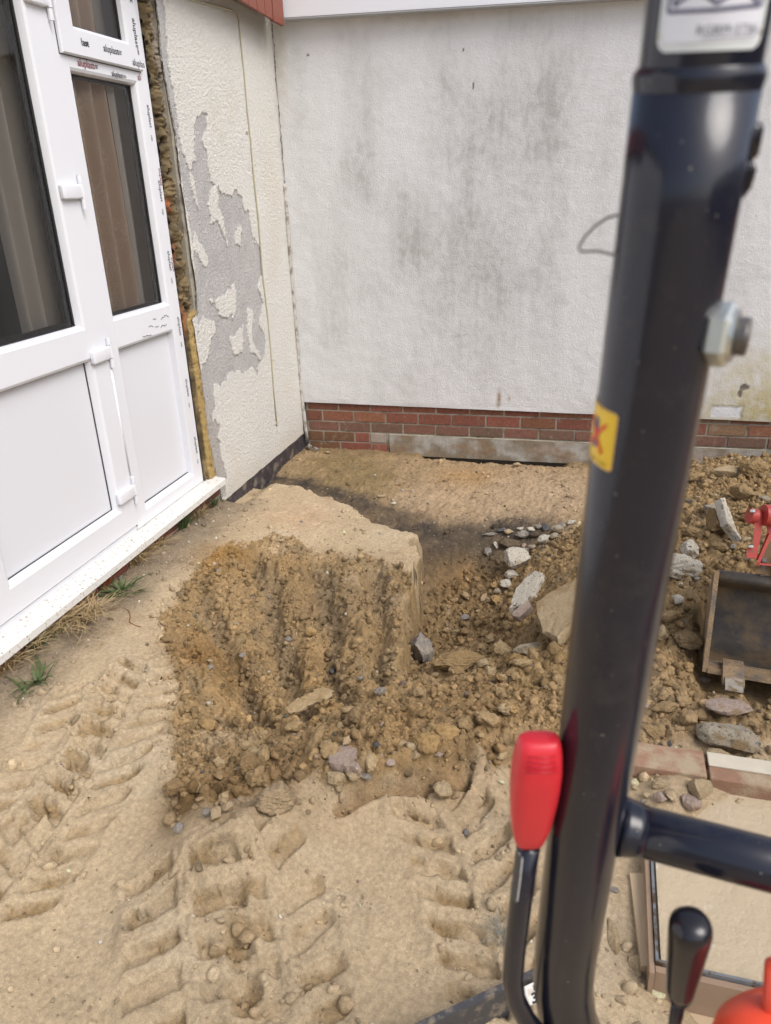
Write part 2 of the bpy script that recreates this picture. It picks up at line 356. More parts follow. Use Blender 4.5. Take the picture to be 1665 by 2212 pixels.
def rbf(ctrl, extra):
    P = np.array([list(G(u, v, z=z)[:2])+[z] for u, v, z in ctrl]+extra)
    A = np.hypot(P[:, None, 0]-P[None, :, 0], P[:, None, 1]-P[None, :, 1]); n = len(P)
    K = np.zeros((n+1, n+1)); K[:n, :n] = A-np.eye(n)*.02; K[:n, n] = 1; K[n, :n] = 1
    wgt = np.linalg.solve(K, np.append(P[:, 2], 0))
    cx = np.arange(-.2, 3.6, .03); cy = np.arange(-4.5, .2, .03); CX, CY = np.meshgrid(cx, cy)
    Z = np.full(CX.shape, wgt[n])
    for i in range(n): Z += wgt[i]*np.hypot(CX-P[i, 0], CY-P[i, 1])
    for _ in range(3):
        Zp = np.pad(Z, 1, mode='edge'); Z = (Zp[:-2, 1:-1]+Zp[2:, 1:-1]+Zp[1:-1, :-2]+Zp[1:-1, 2:]+2*Z)/6
    fx = np.clip((X-cx[0])/.03, 0, len(cx)-1.001); fy = np.clip((Y-cy[0])/.03, 0, len(cy)-1.001)
    ix = fx.astype(int); iy = fy.astype(int); tx = fx-ix; ty = fy-iy
    return (Z[iy, ix]*(1-tx)+Z[iy, ix+1]*tx)*(1-ty)+(Z[iy+1, ix]*(1-tx)+Z[iy+1, ix+1]*tx)*ty
ZU = rbf(UP+SH, [[-.2,-1,.12],[-.2,-3,.16],[-.2,-4.5,.13],[1.5,-4.4,.12],[3.4,-4.4,.1],[3.4,-3,.15],[3.4,-1,.3],[3.4,0,.15],[-.2,.1,.1],[2.9,-.12,.12],[2.2,-4.1,.1]])
ZL = rbf(LO+SH, [[-.2,.1,0],[.05,-.3,0],[3.4,0,0],[2.6,-.05,-.05],[3.4,-2,.1],[2.2,-4,.1],[-.2,-4,.1]])
def wp(pts, z=.1): return [tuple(G(u, v, z=z)[:2]) for u, v in pts]
lowpoly = wp([(560,1035),(600,1043),(660,1052),(720,1075),(780,1107),(850,1138),(905,1150),(908,1175),(897,1230),(886,1320),(874,1400),(868,1446),(890,1488),(980,1500),(1080,1485),(1175,1440),(1225,1350),(1250,1300),(1300,1200),(1370,1110)])+[(2.55,-.32),(2.9,-.10),(3.5,-.06),(3.5,.6),(-.6,.6),(-.6,-.6)]
rag = .030*fbm(X, Y, 7, 5, 21)+.010*fbm(X, Y, 30, 3, 22)
dl = sdist(X, Y, lowpoly)+rag
sw_ = .012+.05*sstep(-.1, .5, fbm(X, Y, 5, 3, 23)); mL = sstep(-sw_, .012, dl)
Z = ZU*(1-mL)+ZL*mL
rim = np.exp(-((dl+.02)/.02)**2)*(1-mL)*.004
churn_poly = wp([(470,1200),(520,1175),(600,1160),(700,1180),(800,1195),(880,1215),(905,1160),(1000,1150),(1100,1140),(1230,1130),(1350,1080)])+[(2.5,-.35),(2.85,-.12),(3.6,-.1),(3.6,-2.9)]+wp([(1665,1640),(1560,1650),(1450,1640),(1400,1650),(1395,1720),(1340,1730),(1250,1720),(1120,1690),(1040,1700),(960,1722),(860,1752),(760,1772),(660,1765),(590,1760),(520,1785),(470,1795),(400,1788),(365,1730),(378,1640),(368,1570),(385,1480),(352,1400),(345,1340),(390,1270),(430,1215)])
dch = sdist(X, Y, churn_poly)+.03*fbm(X, Y, 7, 4, 31); dch = dch+sstep(-2.3, -1.8, Y)*sstep(1.35, 1.15, X)*(.13*fbm(X*2.2, Y*.6, 5, 4, 34)-.02)
ch = sstep(-.02, .035, dch)
damp = sstep(-.012, .018, dch+.012*fbm(X, Y, 25, 3, 33))
# churned relief
wx = X+.015*fbm(X, Y, 12, 3, 41); wy = Y+.015*fbm(X, Y, 12, 3, 45)
edge_soft = np.clip(np.hypot(X-1.5, Y+2.5), 0, 1)
bl = billow(wx, wy, 16, 4, 51)
cl = np.maximum(0, fbm(wx, wy, 26, 3, 61)); cl2 = np.maximum(0, fbm(wx, wy, 60, 3, 66))
lump = np.maximum(0, fbm(wx, wy, 11, 4, 62)-.05)
Z += ch*(.038*(bl-.35)+.040*lump+.024*cl+.014*cl2+.016*fbm(X, Y, 4.5, 3, 71))
Z += (1-ch)*(.007*fbm(X, Y, 5, 3, 81)+.0032*fbm(X, Y, 28, 4, 85)+.0020*np.abs(fbm(X, Y, 70, 3, 86))+.004*np.maximum(0, fbm(X, Y, 15, 3, 87)-.2))
# the shelf by the wall: lumpy but firm
shelf = mL*(1-ch)
Z += shelf*(.016*fbm(X, Y, 8, 4, 91)+.009*billow(X, Y, 22, 3, 93)+.008*np.maximum(0, fbm(X, Y, 45, 3, 94)))
# drag grooves in the basin
pc = G(882, 2144, z=0); phi = np.arctan2(X-pc[0], Y-pc[1])
basin = wp([(360,1350),(430,1230),(560,1195),(860,1200),(868,1450),(800,1520),(640,1570),(520,1590),(440,1560)])
db = sstep(0, .10, sdist(X, Y, basin))
warp = phi*1.0+.045*fbm(X, Y, 3.5, 4, 95)
grv = np.sin(warp*46); fr_ = sum(np.exp(-(((X-q[0])**2+(Y-q[1])**2)/.2**2)) for q in [G(u, v, z=.2) for u, v in ((440,1700),(600,1700),(760,1660),(920,1620),(1060,1590),(560,1610))])
Z += ch*np.clip(fr_, 0, 1)*(.030*np.maximum(0, fbm(X+.02*fbm(X, Y, 10, 3, 7), Y, 9, 4, 163))+.020*(billow(X, Y, 13, 3, 164)-.35))
Z += db*.042*(grv*.6+.4*np.sign(grv)*np.abs(grv)**.5)*(.8+.4*fbm(X, Y, 3, 2, 97))
# cut wall bands inside the hole (smooth bucket marks)
holew = wp([(905,1185),(1060,1190),(1060,1400),(900,1400)], z=-.15)
dh = sstep(0, .06, sdist(X, Y, holew))
# straight blade-cut slot under the mound
sl_pts = wp([(735,1790),(800,1768),(880,1748),(960,1722),(1010,1712)], z=.11)
d_s, S_s, side_s = pdist(X, Y, sl_pts)
slot = np.exp(-(np.clip(d_s-.007, 0, 1)/.006)**2)
Z += slot*(-.04)
lip = np.exp(-((d_s-.038)/.022)**2)*(side_s > 0)*sstep(.0, .06, S_s)*sstep(.62, .50, S_s); Z += lip*.045*(1+.9*fbm(X, Y, 15, 4, 99))+.02*lip*np.maximum(0, fbm(X, Y, 40, 3, 98))
# track imprints
def track(pts, width, pitch, depth, lean, seed, ph=0, slip=0.0):
    global Z, damp_or
    d, S, sd = pdist(X, Y, pts); L = sum(math.hypot(pts[i+1][0]-pts[i][0], pts[i+1][1]-pts[i][1]) for i in range(len(pts)-1))
    wob = .016*fbm(X, Y, 4, 3, seed)+.004*fbm(X, Y, 30, 3, seed+1); inw = sstep(width/2+.01, width/2-.012, d+wob*.5)*sstep(0, .04, S)*sstep(0, .04, L-S)
    keep = .35+.65*sstep(-.30, .15, fbm(X, Y, 4.5, 4, seed+4)+.12)
    ridge = sstep(.018, .012, np.abs(d+wob*.4))
    ph_ = (S+wob+lean*d+np.where(sd > 0, pitch/2, 0)+ph)/pitch
    fr = ph_-np.floor(ph_); lug = sstep(.0, .07, fr)*sstep(.58, .50, fr)
    sunk = lug*(1-ridge)*sstep(.018, .024, d)
    Z += inw*keep*(-depth*sunk+.006*(1-lug)*(1+fbm(X, Y, 30, 2, seed+7)))+inw*ridge*keep*.006
    bank = np.exp(-((d-width/2-.01)/.018)**2)*sstep(0, .05, S)*sstep(0, .05, L-S)
    Z += bank*.016*keep*(.7+1.0*fbm(X, Y, 18, 3, seed+9)); Z += inw*.005*np.maximum(0, fbm(X, Y, 30, 3, seed+15))
    return inw*keep*sunk*sstep(-.1, .35, fbm(X, Y, 9, 3, seed+12)+.1)
DM = np.zeros(X.shape)
def T(l): return wp(l, z=.12)
DM = np.maximum(DM, track(T([(340,1420),(295,1510),(243,1625),(170,1740),(90,1850),(-30,2000)]), .25, .085, .019, .55, 101))
DM = np.maximum(DM, track(T([(395,1860),(405,1950),(413,2105),(425,2300)]), .27, .095, .025, -.25, 121))
DM = np.maximum(DM, track(T([(930,1720),(981,1795),(1026,1906),(1080,2050),(1130,2230)]), .27, .085, .025, .5, 141))
DM = np.maximum(DM, .8*track(T([(520,1830),(590,1930),(620,2060),(640,2300)]), .24, .09, .012, .4, 151))
DM = np.maximum(DM, .8*track(T([(200,1480),(150,1600),(60,1720),(-60,1830)]), .22, .09, .010, -.5, 155))
Z += (1-ch)*(1-mL)*(.006*np.maximum(0, fbm(X, Y, 9, 4, 157)-.1)+.004*np.maximum(0, fbm(X, Y, 40, 3, 158)-.2))
# near the sill: litter of soil
dsill = X
Z += sstep(.14, .02, X)*(Y < -1.25)*(.012+.015*billow(X, Y, 20, 3, 161))*(1-mL)
# sand pulled away under the slab area
zz_slab = G(1399, 1657, z=.15); 
# hard limits: keep soil below the sill and off the walls outside
far = sstep(.3, 3, np.maximum(np.maximum(-4.3-Y, X-3.4), 0)); Z = Z*(1-far)+.08*far
Z = np.where(X < -.1, np.minimum(Z, .05), Z)
Z = np.where(Y > .06, np.minimum(Z, -.05), Z)
gapm = sstep(.80, .9, X)*sstep(1.85, 1.7, X)+sstep(2.4, 2.5, X)*sstep(2.8, 2.7, X)
Z -= gapm*.075*sstep(-.13, -.06, Y+.012*fbm(X, Y*0, 12, 3, 171))
bq = G(1525, 1440, z=.20); ba = math.radians(22); fw = RM[2][:2]/np.linalg.norm(RM[2][:2]); rt = np.array([fw[1], -fw[0]])
gul = sstep(.17, .05, X+.02*fbm(X, Y, 8, 3, 175))*sstep(-1.33, -1.18, Y); Z = Z*(1-gul)+np.minimum(Z, .02+.03*sstep(-.6, -1.2, Y))*gul
br = rt*math.cos(ba)-fw*math.sin(ba); bf = fw*math.cos(ba)+rt*math.sin(ba)
la_ = (X-bq[0])*br[0]+(Y-bq[1])*br[1]; lb_ = (X-bq[0])*bf[0]+(Y-bq[1])*bf[1]
bm_ = sstep(-.05, .0, la_)*sstep(-.12, -.05, lb_)*sstep(.42, .34, lb_); Z = Z*(1-bm_)+np.minimum(Z, .13)*bm_
# colours
def C(c): return np.array(c)[None, None, :]
n1 = fbm(X, Y, 2.2, 4, 201)[..., None]; n2 = fbm(X, Y, 11, 4, 211)[..., None]; n3 = fbm(X, Y, 45, 3, 221)[..., None]
sand = C((.435, .340, .218))*(1+.12*n1+.10*n2+.07*n3)
sand = sand*(1-.0)+0
greyer = sstep(.05, .5, fbm(X, Y, 4, 3, 231))[..., None]; sand = sand*(1-.35*greyer)+C((.375, .312, .222))*.45*greyer
wet = C((.285, .196, .098))*(1+.24*n2+.26*n3+.16*n1)
orr = sstep(.12, .5, fbm(X, Y, 3.3, 4, 241))[..., None]; wet = wet*(1-.35*orr)+C((.31, .205, .09))*.35*orr
dry = .75*sstep(.16, .5, fbm(X, Y, 5.5, 4, 251))[..., None]; wet = wet*(1-.55*dry)+C((.39, .305, .18))*.45*dry
gr = sstep(.18, .45, fbm(X, Y, 8, 4, 256))[..., None]; wet = wet*(1-.45*gr)+C((.22, .17, .11))*.4*gr
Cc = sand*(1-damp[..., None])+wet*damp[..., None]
# basin interior: groove shade painted in; damper and greyer in its middle, orange at its upper left
def blob(u, v, r, z=.05):
    q = G(u, v, z=z); return np.exp(-(((X-q[0])**2+(Y-q[1])**2)/r**2))*(1+.9*fbm(X, Y, 8, 3, int(u)))
def tint(mask, c, a=1.0):
    global Cc
    mm = np.clip(mask*a, 0, 1)[..., None]; Cc = Cc*(1-mm)+C(c)*(1+.25*n2+.25*n3)*mm
tint(db*sstep(.1, .9, np.sin(warp*46+2.4)), (.17, .13, .085), .45); tint(db*sstep(.2, .9, np.sin(warp*23+.4)), (.31, .20, .088), .45)  # dark stripes paint shade into the grooves; orange stripes are soil colour
for uu, vv, rr_, aa in ((855,1205,.10,.9),(760,1200,.07,.8),(690,1195,.06,.6),(600,1195,.07,.6),(860,1290,.05,.6),(760,1250,.035,.7)): tint(blob(uu, vv, rr_, .08), (.40, .305, .19), aa)
tint(blob(700, 1290, .25), (.18, .135, .085), .4)
tint(blob(480, 1230, .13), (.27, .15, .045), .8); tint(blob(430, 1420, .12), (.20, .11, .04), .6); tint(blob(500, 1400, .1), (.2, .12, .045), .5)
tint(blob(480, 1590, .07, .12), (.40, .31, .20), .6); tint(blob(560, 1750, .2, .12), (.17, .105, .05), .5); tint(blob(420, 1760, .1, .12), (.15, .09, .035), .7)
tint(blob(1500, 1620, .25, .2), (.42, .31, .19), .5)
tint(blob(1000, 1600, .3, .15), (.24, .15, .07), .4)
# shelf colours
sm = mL*(1-sstep(-.05, .05, sdist(X, Y, churn_poly)))
tint(sm, (.31, .215, .12), .85)
tint(sm*np.clip(blob(1090, 1070, .35)+blob(1230, 1060, .4)+blob(900, 1060, .15), 0, 1), (.37, .275, .175), .85)
tint(sm*blob(1010, 1020, .16), (.33, .20, .085), .7)
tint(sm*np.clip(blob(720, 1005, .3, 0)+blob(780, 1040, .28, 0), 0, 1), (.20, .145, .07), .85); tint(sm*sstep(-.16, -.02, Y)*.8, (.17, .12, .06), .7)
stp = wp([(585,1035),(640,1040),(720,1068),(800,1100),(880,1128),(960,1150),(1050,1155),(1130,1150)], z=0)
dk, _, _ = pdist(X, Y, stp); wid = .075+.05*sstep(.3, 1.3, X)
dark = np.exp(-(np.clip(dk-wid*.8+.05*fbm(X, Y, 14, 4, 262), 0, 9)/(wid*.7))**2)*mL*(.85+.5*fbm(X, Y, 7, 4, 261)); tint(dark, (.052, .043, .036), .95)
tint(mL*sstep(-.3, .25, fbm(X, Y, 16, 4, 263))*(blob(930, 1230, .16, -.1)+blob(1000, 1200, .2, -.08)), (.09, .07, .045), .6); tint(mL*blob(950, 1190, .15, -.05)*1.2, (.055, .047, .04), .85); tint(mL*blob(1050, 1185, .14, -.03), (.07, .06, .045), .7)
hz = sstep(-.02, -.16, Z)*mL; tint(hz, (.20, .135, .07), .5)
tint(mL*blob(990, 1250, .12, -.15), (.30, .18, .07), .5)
# near jamb, by the sill
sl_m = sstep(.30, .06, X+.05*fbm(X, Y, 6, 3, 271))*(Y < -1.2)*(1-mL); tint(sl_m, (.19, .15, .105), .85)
tint(DM, (.27, .185, .09), .85); tint(slot, (.30, .20, .105), .8)
dap = sstep(.30, .55, fbm(X, Y, 6, 4, 281))*(1-damp); tint(dap, (.32, .235, .14), .55)
tint((1-mL)*blob(640, 1110, .2, .12), (.48, .34, .215), .6)
Cc = np.clip(Cc, .015, .62)
ny, nx = X.shape
gzy, gzx = np.gradient(Z, gy, gx); stp_ = sstep(.8, 3.0, np.hypot(gzx, gzy))*(X > -.05)*(X < 3.3)*(Y > -4.2)*(Y < -.02)
Xd = X+stp_*.022*fbm(Y+X*.3, Z, 14, 4, 801); Yd = Y+stp_*.022*fbm(X, Z+Y*.3, 14, 4, 805)
Vt = np.stack([Xd, Yd, Z], -1).reshape(-1, 3)
idx = np.arange(nx*ny).reshape(ny, nx)
Qt = np.stack([idx[:-1, :-1], idx[:-1, 1:], idx[1:, 1:], idx[1:, :-1]], -1).reshape(-1, 4)
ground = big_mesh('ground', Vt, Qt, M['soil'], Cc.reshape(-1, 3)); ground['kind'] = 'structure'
def samp(A, x, y):
    ix = np.clip(np.searchsorted(gx, x)-1, 0, nx-2); iy = np.clip(np.searchsorted(gy, y)-1, 0, ny-2)
    tx = np.clip((x-gx[ix])/(gx[ix+1]-gx[ix]), 0, 1); ty = np.clip((y-gy[iy])/(gy[iy+1]-gy[iy]), 0, 1)
    if A.ndim == 3: tx = np.asarray(tx)[..., None]; ty = np.asarray(ty)[..., None]
    return (A[iy, ix]*(1-tx)+A[iy, ix+1]*tx)*(1-ty)+(A[iy+1, ix]*(1-tx)+A[iy+1, ix+1]*tx)*ty
def H(x, y): return float(samp(Z, np.array(x), np.array(y)))
def RG(u, v):                                              # where the sight line meets the ground
    d = ray(u, v); t = .8
    while t < 9:
        p = CAM+d*t
        if p[2] < H(p[0], p[1]): break
        t += .012
    return CAM+d*t, t

# ------------------------------------------------------------------ loose soil and gravel (uncountable)
def ico(sub):
    bm = bmesh.new(); bmesh.ops.create_icosphere(bm, subdivisions=sub, radius=1.0); bm.verts.ensure_lookup_table()
    V = np.array([v.co[:] for v in bm.verts]); F = np.array([[v.index for v in f.verts] for f in bm.faces]); bm.free(); return V, F
IV2, IF2 = ico(2); IV4, IF4 = ico(4); IV3, IF3 = ico(3)
def chisel(V, rs, cuts=9, rough=.12, flat=(1, 1, 1)):
    nrm = rs.normal(size=(cuts, 3)); nrm /= np.linalg.norm(nrm, axis=1)[:, None]; hh = rs.uniform(.62, .95, cuts)
    d = V@nrm.T; r = np.where(d > .05, hh[None, :]/np.maximum(d, .05), 9).min(1); r = np.minimum(r, 1.15)
    f = 0
    for k in range(4):
        q = rs.normal(size=3)*(1.8+2.2*k); f = f+np.sin(V@q+rs.rand()*6)*np.sin(V@np.roll(q, 1)*1.3+rs.rand()*6)*(.6**k)
    r = r*(1+rough*f*.45)
    return V*r[:, None]*np.array(flat)
def scatter(name, n, sampler, rmin, rmax, power, cfun, mat, seed, sink=.35, cuts=7, rough=.35):
    rs = np.random.RandomState(seed); var = [chisel(IV2, rs, cuts, rough) for _ in range(14)]
    xs, ys = sampler(rs, n); n = len(xs)
    u = rs.rand(n); r = (rmin**(1-power)+u*(rmax**(1-power)-rmin**(1-power)))**(1/(1-power))
    zs = samp(Z, xs, ys); cs = cfun(xs, ys, rs, n)
    VV = np.zeros((n, len(IV2), 3), np.float32); CCx = np.zeros_like(VV)
    for i in range(n):
        a = rs.normal(size=(3, 3)); q, _ = np.linalg.qr(a); sc = r[i]*np.array([1, rs.uniform(.7, 1), rs.uniform(.5, .85)])
        VV[i] = (var[i % 14]*sc)@q+np.array([xs[i], ys[i], zs[i]+r[i]*(.45-sink)]); CCx[i] = cs[i]
    FF = (IF2[None]+np.arange(n)[:, None, None]*len(IV2)).reshape(-1, 3)
    o = big_mesh(name, VV.reshape(-1, 3), FF, mat, CCx.reshape(-1, 3), smooth=(name != 'soil_clods')); return o
def rej(dens):
    def f(rs, n):
        xs = rs.uniform(-.02, 3.3, n*14); ys = rs.uniform(-4.2, -.02, n*14); p = dens(xs, ys); k = rs.rand(n*14) < p
        return xs[k][:n], ys[k][:n]
    return f
topz = sstep(-2.25, -1.75, Y)*sstep(1.4, 1.2, X)
Dclod = (1-.45*topz)*(1-bm_)*np.clip(ch*(.35+1.2*np.clip(fbm(X, Y, 4, 3, 301)+.25, 0, 1))+.16*(1-ch)*sstep(-.2, .4, fbm(X, Y, 5, 4, 305))+.15*np.clip(DM, 0, 1)+.25*lip+.3*np.exp(-(dch/.04)**2), 0, 1)
def ccol(k=1.0, v=.16):
    def f(xs, ys, rs, n):
        c = samp(Cc, xs, ys); return np.clip(c*(k+v*rs.normal(size=(n, 1))), .02, .55)
    return f
setp(scatter('soil_clods', 52000, rej(lambda x, y: samp(Dclod, x, y)*.9), .0020, .021, 2.45, ccol(1.0, .22), M['soil'], 5), kind='stuff',
     label='crumbled sandy soil clods littering the dug basin and spoil heap', cat='soil')
stone_cols = np.array([(.26,.23,.19),(.16,.15,.14),(.36,.32,.25),(.31,.22,.14),(.22,.17,.13),(.45,.41,.34),(.20,.16,.12)])
def scol(xs, ys, rs, n): return stone_cols[rs.randint(0, 7, n)]*rs.uniform(.7, 1.1, (n, 1))
gq = [G(870, 1060, z=0), G(930, 1110, z=0), G(800, 1040, z=0), G(1000, 1130, z=0)]
Dg = np.clip(.25*ch+.5*np.exp(-(dk/.12)**2)*mL+sum(.8*np.exp(-(((X-q[0])**2+(Y-q[1])**2)/.16**2)) for q in gq)*mL+.04, 0, 1)
setp(scatter('gravel', 1500, rej(lambda x, y: samp(Dg, x, y)*.8), .0022, .013, 2.6, scol, attr_mat('gravel_stone', .85, 250, .4, .001), 6, .2, 8, .15), kind='stuff',
     label='small mixed gravel in the dark soil below the brick footing', cat='gravel')
Dw = np.clip(np.exp(-((X-.12)/.09)**2)*(Y < -1.25)+.012, 0, 1)
def wcol(xs, ys, rs, n): return np.array([(.62, .60, .54)])*rs.uniform(.75, 1.05, (n, 1))
setp(scatter('paint_flakes', 230, rej(lambda x, y: samp(Dw, x, y)*.5), .002, .008, 2.2, wcol, attr_mat('paint_flake', .7, 200, .3, .001), 8, .3, 6, .2), kind='stuff',
     label='white paint flakes scattered on the sand beside the door sill', cat='paint flakes')
# ------------------------------------------------------------------ house: back wall
def grid_wall(name, axisn, a0, a1, z0, z1, step, off, fn, mat, parent, keep=None):
    """axisn 'x': plane facing -y running in x; 'y': plane facing +x running in y. fn(a,z)->(disp,col)"""
    A = np.arange(a0, a1+step*.5, step); Zs = np.arange(z0, z1+step*.5, step); AA, ZZ = np.meshgrid(A, Zs)
    D, Cl, AA2, ZZ2 = fn(AA, ZZ)
    P = np.stack([AA2, off-D, ZZ2], -1) if axisn == 'x' else np.stack([off+D, AA2, ZZ2], -1)
    n, m = AA.shape; ix = np.arange(n*m).reshape(n, m)
    q = np.stack([ix[:-1, :-1], ix[:-1, 1:], ix[1:, 1:], ix[1:, :-1]], -1)
    q = q[keep(AA, ZZ)[:-1, :-1]] if keep is not None else q.reshape(-1, 4)
    o = big_mesh(name, P.reshape(-1, 3)-ORG[parent.name], q, mat, Cl.reshape(-1, 3)); o.parent = parent; ORG[o.name] = ORG[parent.name]; return o
wallB = thing('back_wall', 'white textured rendered house wall with grey weather streaks above red brick footing', 'wall', (2.2, 0, 0))
pL = G(655, 868, y=0)[2]; pR = G(1665, 911, y=0)
def zb_at(x): return pL+(pR[2]-pL)*x/pR[0]
def wbp(u, v): q = G(u, v, y=0); return q[0], q[2]
def fB(A, Zz):
    t = (Zz-.25)/2.6; z2 = zb_at(A)+t*2.6+.0015*perlin(A*6, A*0, 3)
    D = .0022*fbm(A, z2, 14, 4, 401)+.003*fbm(A, z2, 1.3, 2, 402); D = D*sstep(0, .01, t)
    base = np.array([.735, .738, .738])[None, None]*(1+.03*fbm(A, z2, 3, 4, 403))[..., None]
    dirt = np.zeros(A.shape)
    def streak(u0, v0, u1, v1, w_, a):
        nonlocal dirt
        x0, za = wbp(u0, v0); x1, zc = wbp(u1, v1); d, S, _ = pdist(A, z2, [(x0, za), (x1, zc)])
        dirt = dirt+a*np.exp(-(d/(w_*1.35))**2)*(.85+.6*fbm(A*1.0, z2*.22, 8, 4, int(u0)))
    streak(785, 90, 790, 420, .075, .24); streak(790, 350, 800, 620, .10, .14)
    streak(960, 60, 965, 330, .10, .26); streak(1000, 250, 1010, 560, .13, .2)
    streak(1120, 60, 1105, 300, .13, .30); streak(1110, 250, 1075, 600, .15, .34); streak(880, 430, 880, 560, .10, .34)
    streak(930, 500, 1060, 560, .16, .22); streak(1180, 60, 1190, 300, .06, .18); streak(1260, 40, 1265, 520, .07, .14)
    streak(900, 660, 1060, 720, .18, .18); streak(950, 780, 1080, 740, .12, .14); streak(640, 60, 655, 500, .04, .14)
    streak(700, 450, 720, 760, .16, .08); streak(1340, 120, 1345, 600, .2, .10)
    mott = .5*sstep(-.05, .5, fbm(A, z2, 3.2, 5, 411))+.6*sstep(-.1, .45, fbm(A, z2*.22, 4.0, 5, 413)); dirt = 1.25*dirt*(.75+.55*mott)+.30*mott
    fine = sstep(-.3, .5, fbm(A, z2*.6, 30, 4, 421)); dirt = np.clip(dirt*(.72+.5*fine), 0, .8)[..., None]
    c = base*(1-dirt)+np.array([.40, .395, .375])[None, None]*dirt
    # swirl of trowel arcs
    sx, sz = wbp(985, 655); rr = np.hypot(A-sx, z2-sz); arc = sum(np.exp(-((rr-r0)/.006)**2) for r0 in (.13, .20, .27))*(z2 < sz+.02)*sstep(.1, .4, fbm(A, z2, 9, 3, 431))
    c = c*(1-.13*arc[..., None])
    def spotc(u, v, r, col_, a, ez=1.0):
        nonlocal c
        x0, z0 = wbp(u, v); m_ = np.clip(a*np.exp(-(((A-x0)**2+((z2-z0)/ez)**2)/r**2))*(1+1.2*fbm(A, z2, 14, 4, 441)), 0, 1)[..., None]
        c = c*(1-m_)+np.array(col_)[None, None]*m_
    spotc(1665, 885, .26, (.44, .37, .17), .95, .55); spotc(1640, 820, .25, (.56, .50, .32), .6, .8); spotc(1500, 885, .14, (.52, .46, .28), .8, .5)
    spotc(1077, 858, .012, (.28, .15, .05), .9, 3.2); spotc(1099, 862, .008, (.25, .16, .09), .8, 2.6); spotc(1076, 874, .016, (.2, .13, .06), .6)
    spotc(600, 120, .05, (.52, .47, .38), .5, 5); spotc(615, 500, .03, (.55, .55, .58), .5, 9); spotc(780, 45, .05, (.78, .78, .76), .8, 1.1); spotc(930, 50, .05, (.76, .76, .74), .7, .8)
    spotc(960, 30, .5, (.52, .48, .40), .35, .12)
    # newer patch low on the right
    x0, z0 = wbp(1536, 876); x1, z1 = wbp(1600, 904); e = np.maximum(np.abs(A-(x0+x1)/2)-(x1-x0)/2, np.abs(z2-(z0+z1)/2)-(z0-z1)/2)+.008*fbm(A, z2, 25, 3, 451)
    pt = sstep(.004, -.004, e)[..., None]; c = c*(1-pt)+np.array([.72, .73, .74])[None, None]*pt
    ln = np.exp(-(e/.006)**2)[..., None]; c = c*(1-.5*ln)+np.array([.35, .29, .15])[None, None]*.5*ln; D = D-.003*pt[..., 0]
    x0, z0 = wbp(1604, 838); dd = np.minimum(np.hypot((A-x0-.008)/.024, (z2-z0-.005)/.019), np.hypot((A-x0+.012)/.014, (z2-z0+.035)/.022))+.3*fbm(A, z2, 40, 2, 461)
    hol = sstep(1.05, .9, dd)[..., None]; c = c*(1-hol)+np.array([.20, .18, .15])[None, None]*hol; D = D-.006*hol[..., 0]
    for (u, v, w1, h1) in ((1022, 185, .004, .018), (665, 118, .006, .006), (1000, 108, .004, .007), (690, 898, .003, .01)):
        x0, z0 = wbp(u, v); q = sstep(1.2, .8, np.hypot((A-x0)/w1, (z2-z0)/h1))[..., None]; c = c*(1-q)+np.array([.1, .09, .08])[None, None]*q
    lowe = sstep(.05, .0, z2-zb_at(A))*.12; c = c*(1-lowe[..., None]*.6)
    return D, c, A, z2
rendB = grid_wall('render_coat', 'x', 0.0, 4.6, .25, 2.85, .008, 0.0, fB, M['render_back'], wallB)
mb = MB()                                                 # body behind, and the under-edge of the coat
mb.box(-.3, 4.6, .0455, .30, .02, 2.85)
mb.obj('wall_core', M['mortar'], wallB)
x4 = 4.6; zl0, zl1 = zb_at(0), zb_at(x4)
mb = MB(); mb.add([(0, 0.0, zl0), (x4, 0.0, zl1), (x4, .044, zl1), (0, .044, zl0)], [(0, 3, 2, 1)]); mb.obj('render_edge', M['crack'], wallB)
# bricks: one mesh for the pattern, one colour per brick
bV = []; bF = []; bC = []
def brick(x0, x1, z0, z1, y0=.02, y1=.055, c=None, tilt=0.0):
    global bV, bF, bC
    m = MB(); m.box(x0+rnd.uniform(0, .002), x1-rnd.uniform(0, .002), y0+rnd.uniform(-.002, .003), y1, z0, z1, .0035)
    n = len(bV); bV += m.V; bF += [tuple(i+n for i in f) for f in m.F]
    if c is None:
        k = rnd.uniform(.75, 1.12); c = (.25*k, .097*k*rnd.uniform(.9, 1.15), .060*k)
    bC += [c]*len(m.V)
zr = [G(766, 866, y=.02)[2], G(766, 888, y=.02)[2], G(766, 911.5, y=.02)[2], G(766, 933, y=.02)[2], G(766, 955, y=.02)[2], G(766, 976, y=.02)[2]]
def bx_at(X_, v): return G(620.9+.227*X_, v, y=.02)[0]
j2 = bx_at(340, 900); j1 = bx_at(490, 880); jg = .005
blockx0, blockx1 = G(841, 955, y=.02)[0], G(1652, 990, y=.02)[0]
for r in range(5):
    zt, zb_ = zr[r]-jg, zr[r+1]+jg
    x = (j2 if r % 2 else j1)-.225*1
    while x < 4.6:
        a, b = max(x, .028), x+.225-.010
        if r >= 3:
            if b > blockx0-.01 and a < blockx0: b = blockx0-.012
            elif a >= blockx0 and a < blockx1: x += .225; continue
            if a < blockx1 < b: a = blockx1+.012
        if b-a > .03:
            dz = 0.004*(x-.8)/1.0
            if r == 3 and .25 < x < .42:
                k1 = a+(b-a)*.48; brick(a, k1-.006, zb_, zt); brick(k1+.004, b, zb_, zt, c=(.36, .30, .25))
            else:
                c = None
                if r >= 3 and rnd.random() < .5: c = (.17, .085, .045)
                if r == 2: c = (.20*rnd.uniform(.8, 1.1), .10, .07)
                if x > 2.4 and r in (0, 1) and rnd.random() < .5: c = (.26, .16, .09)
                brick(a, b, zb_, zt, c=c)
        x += .225
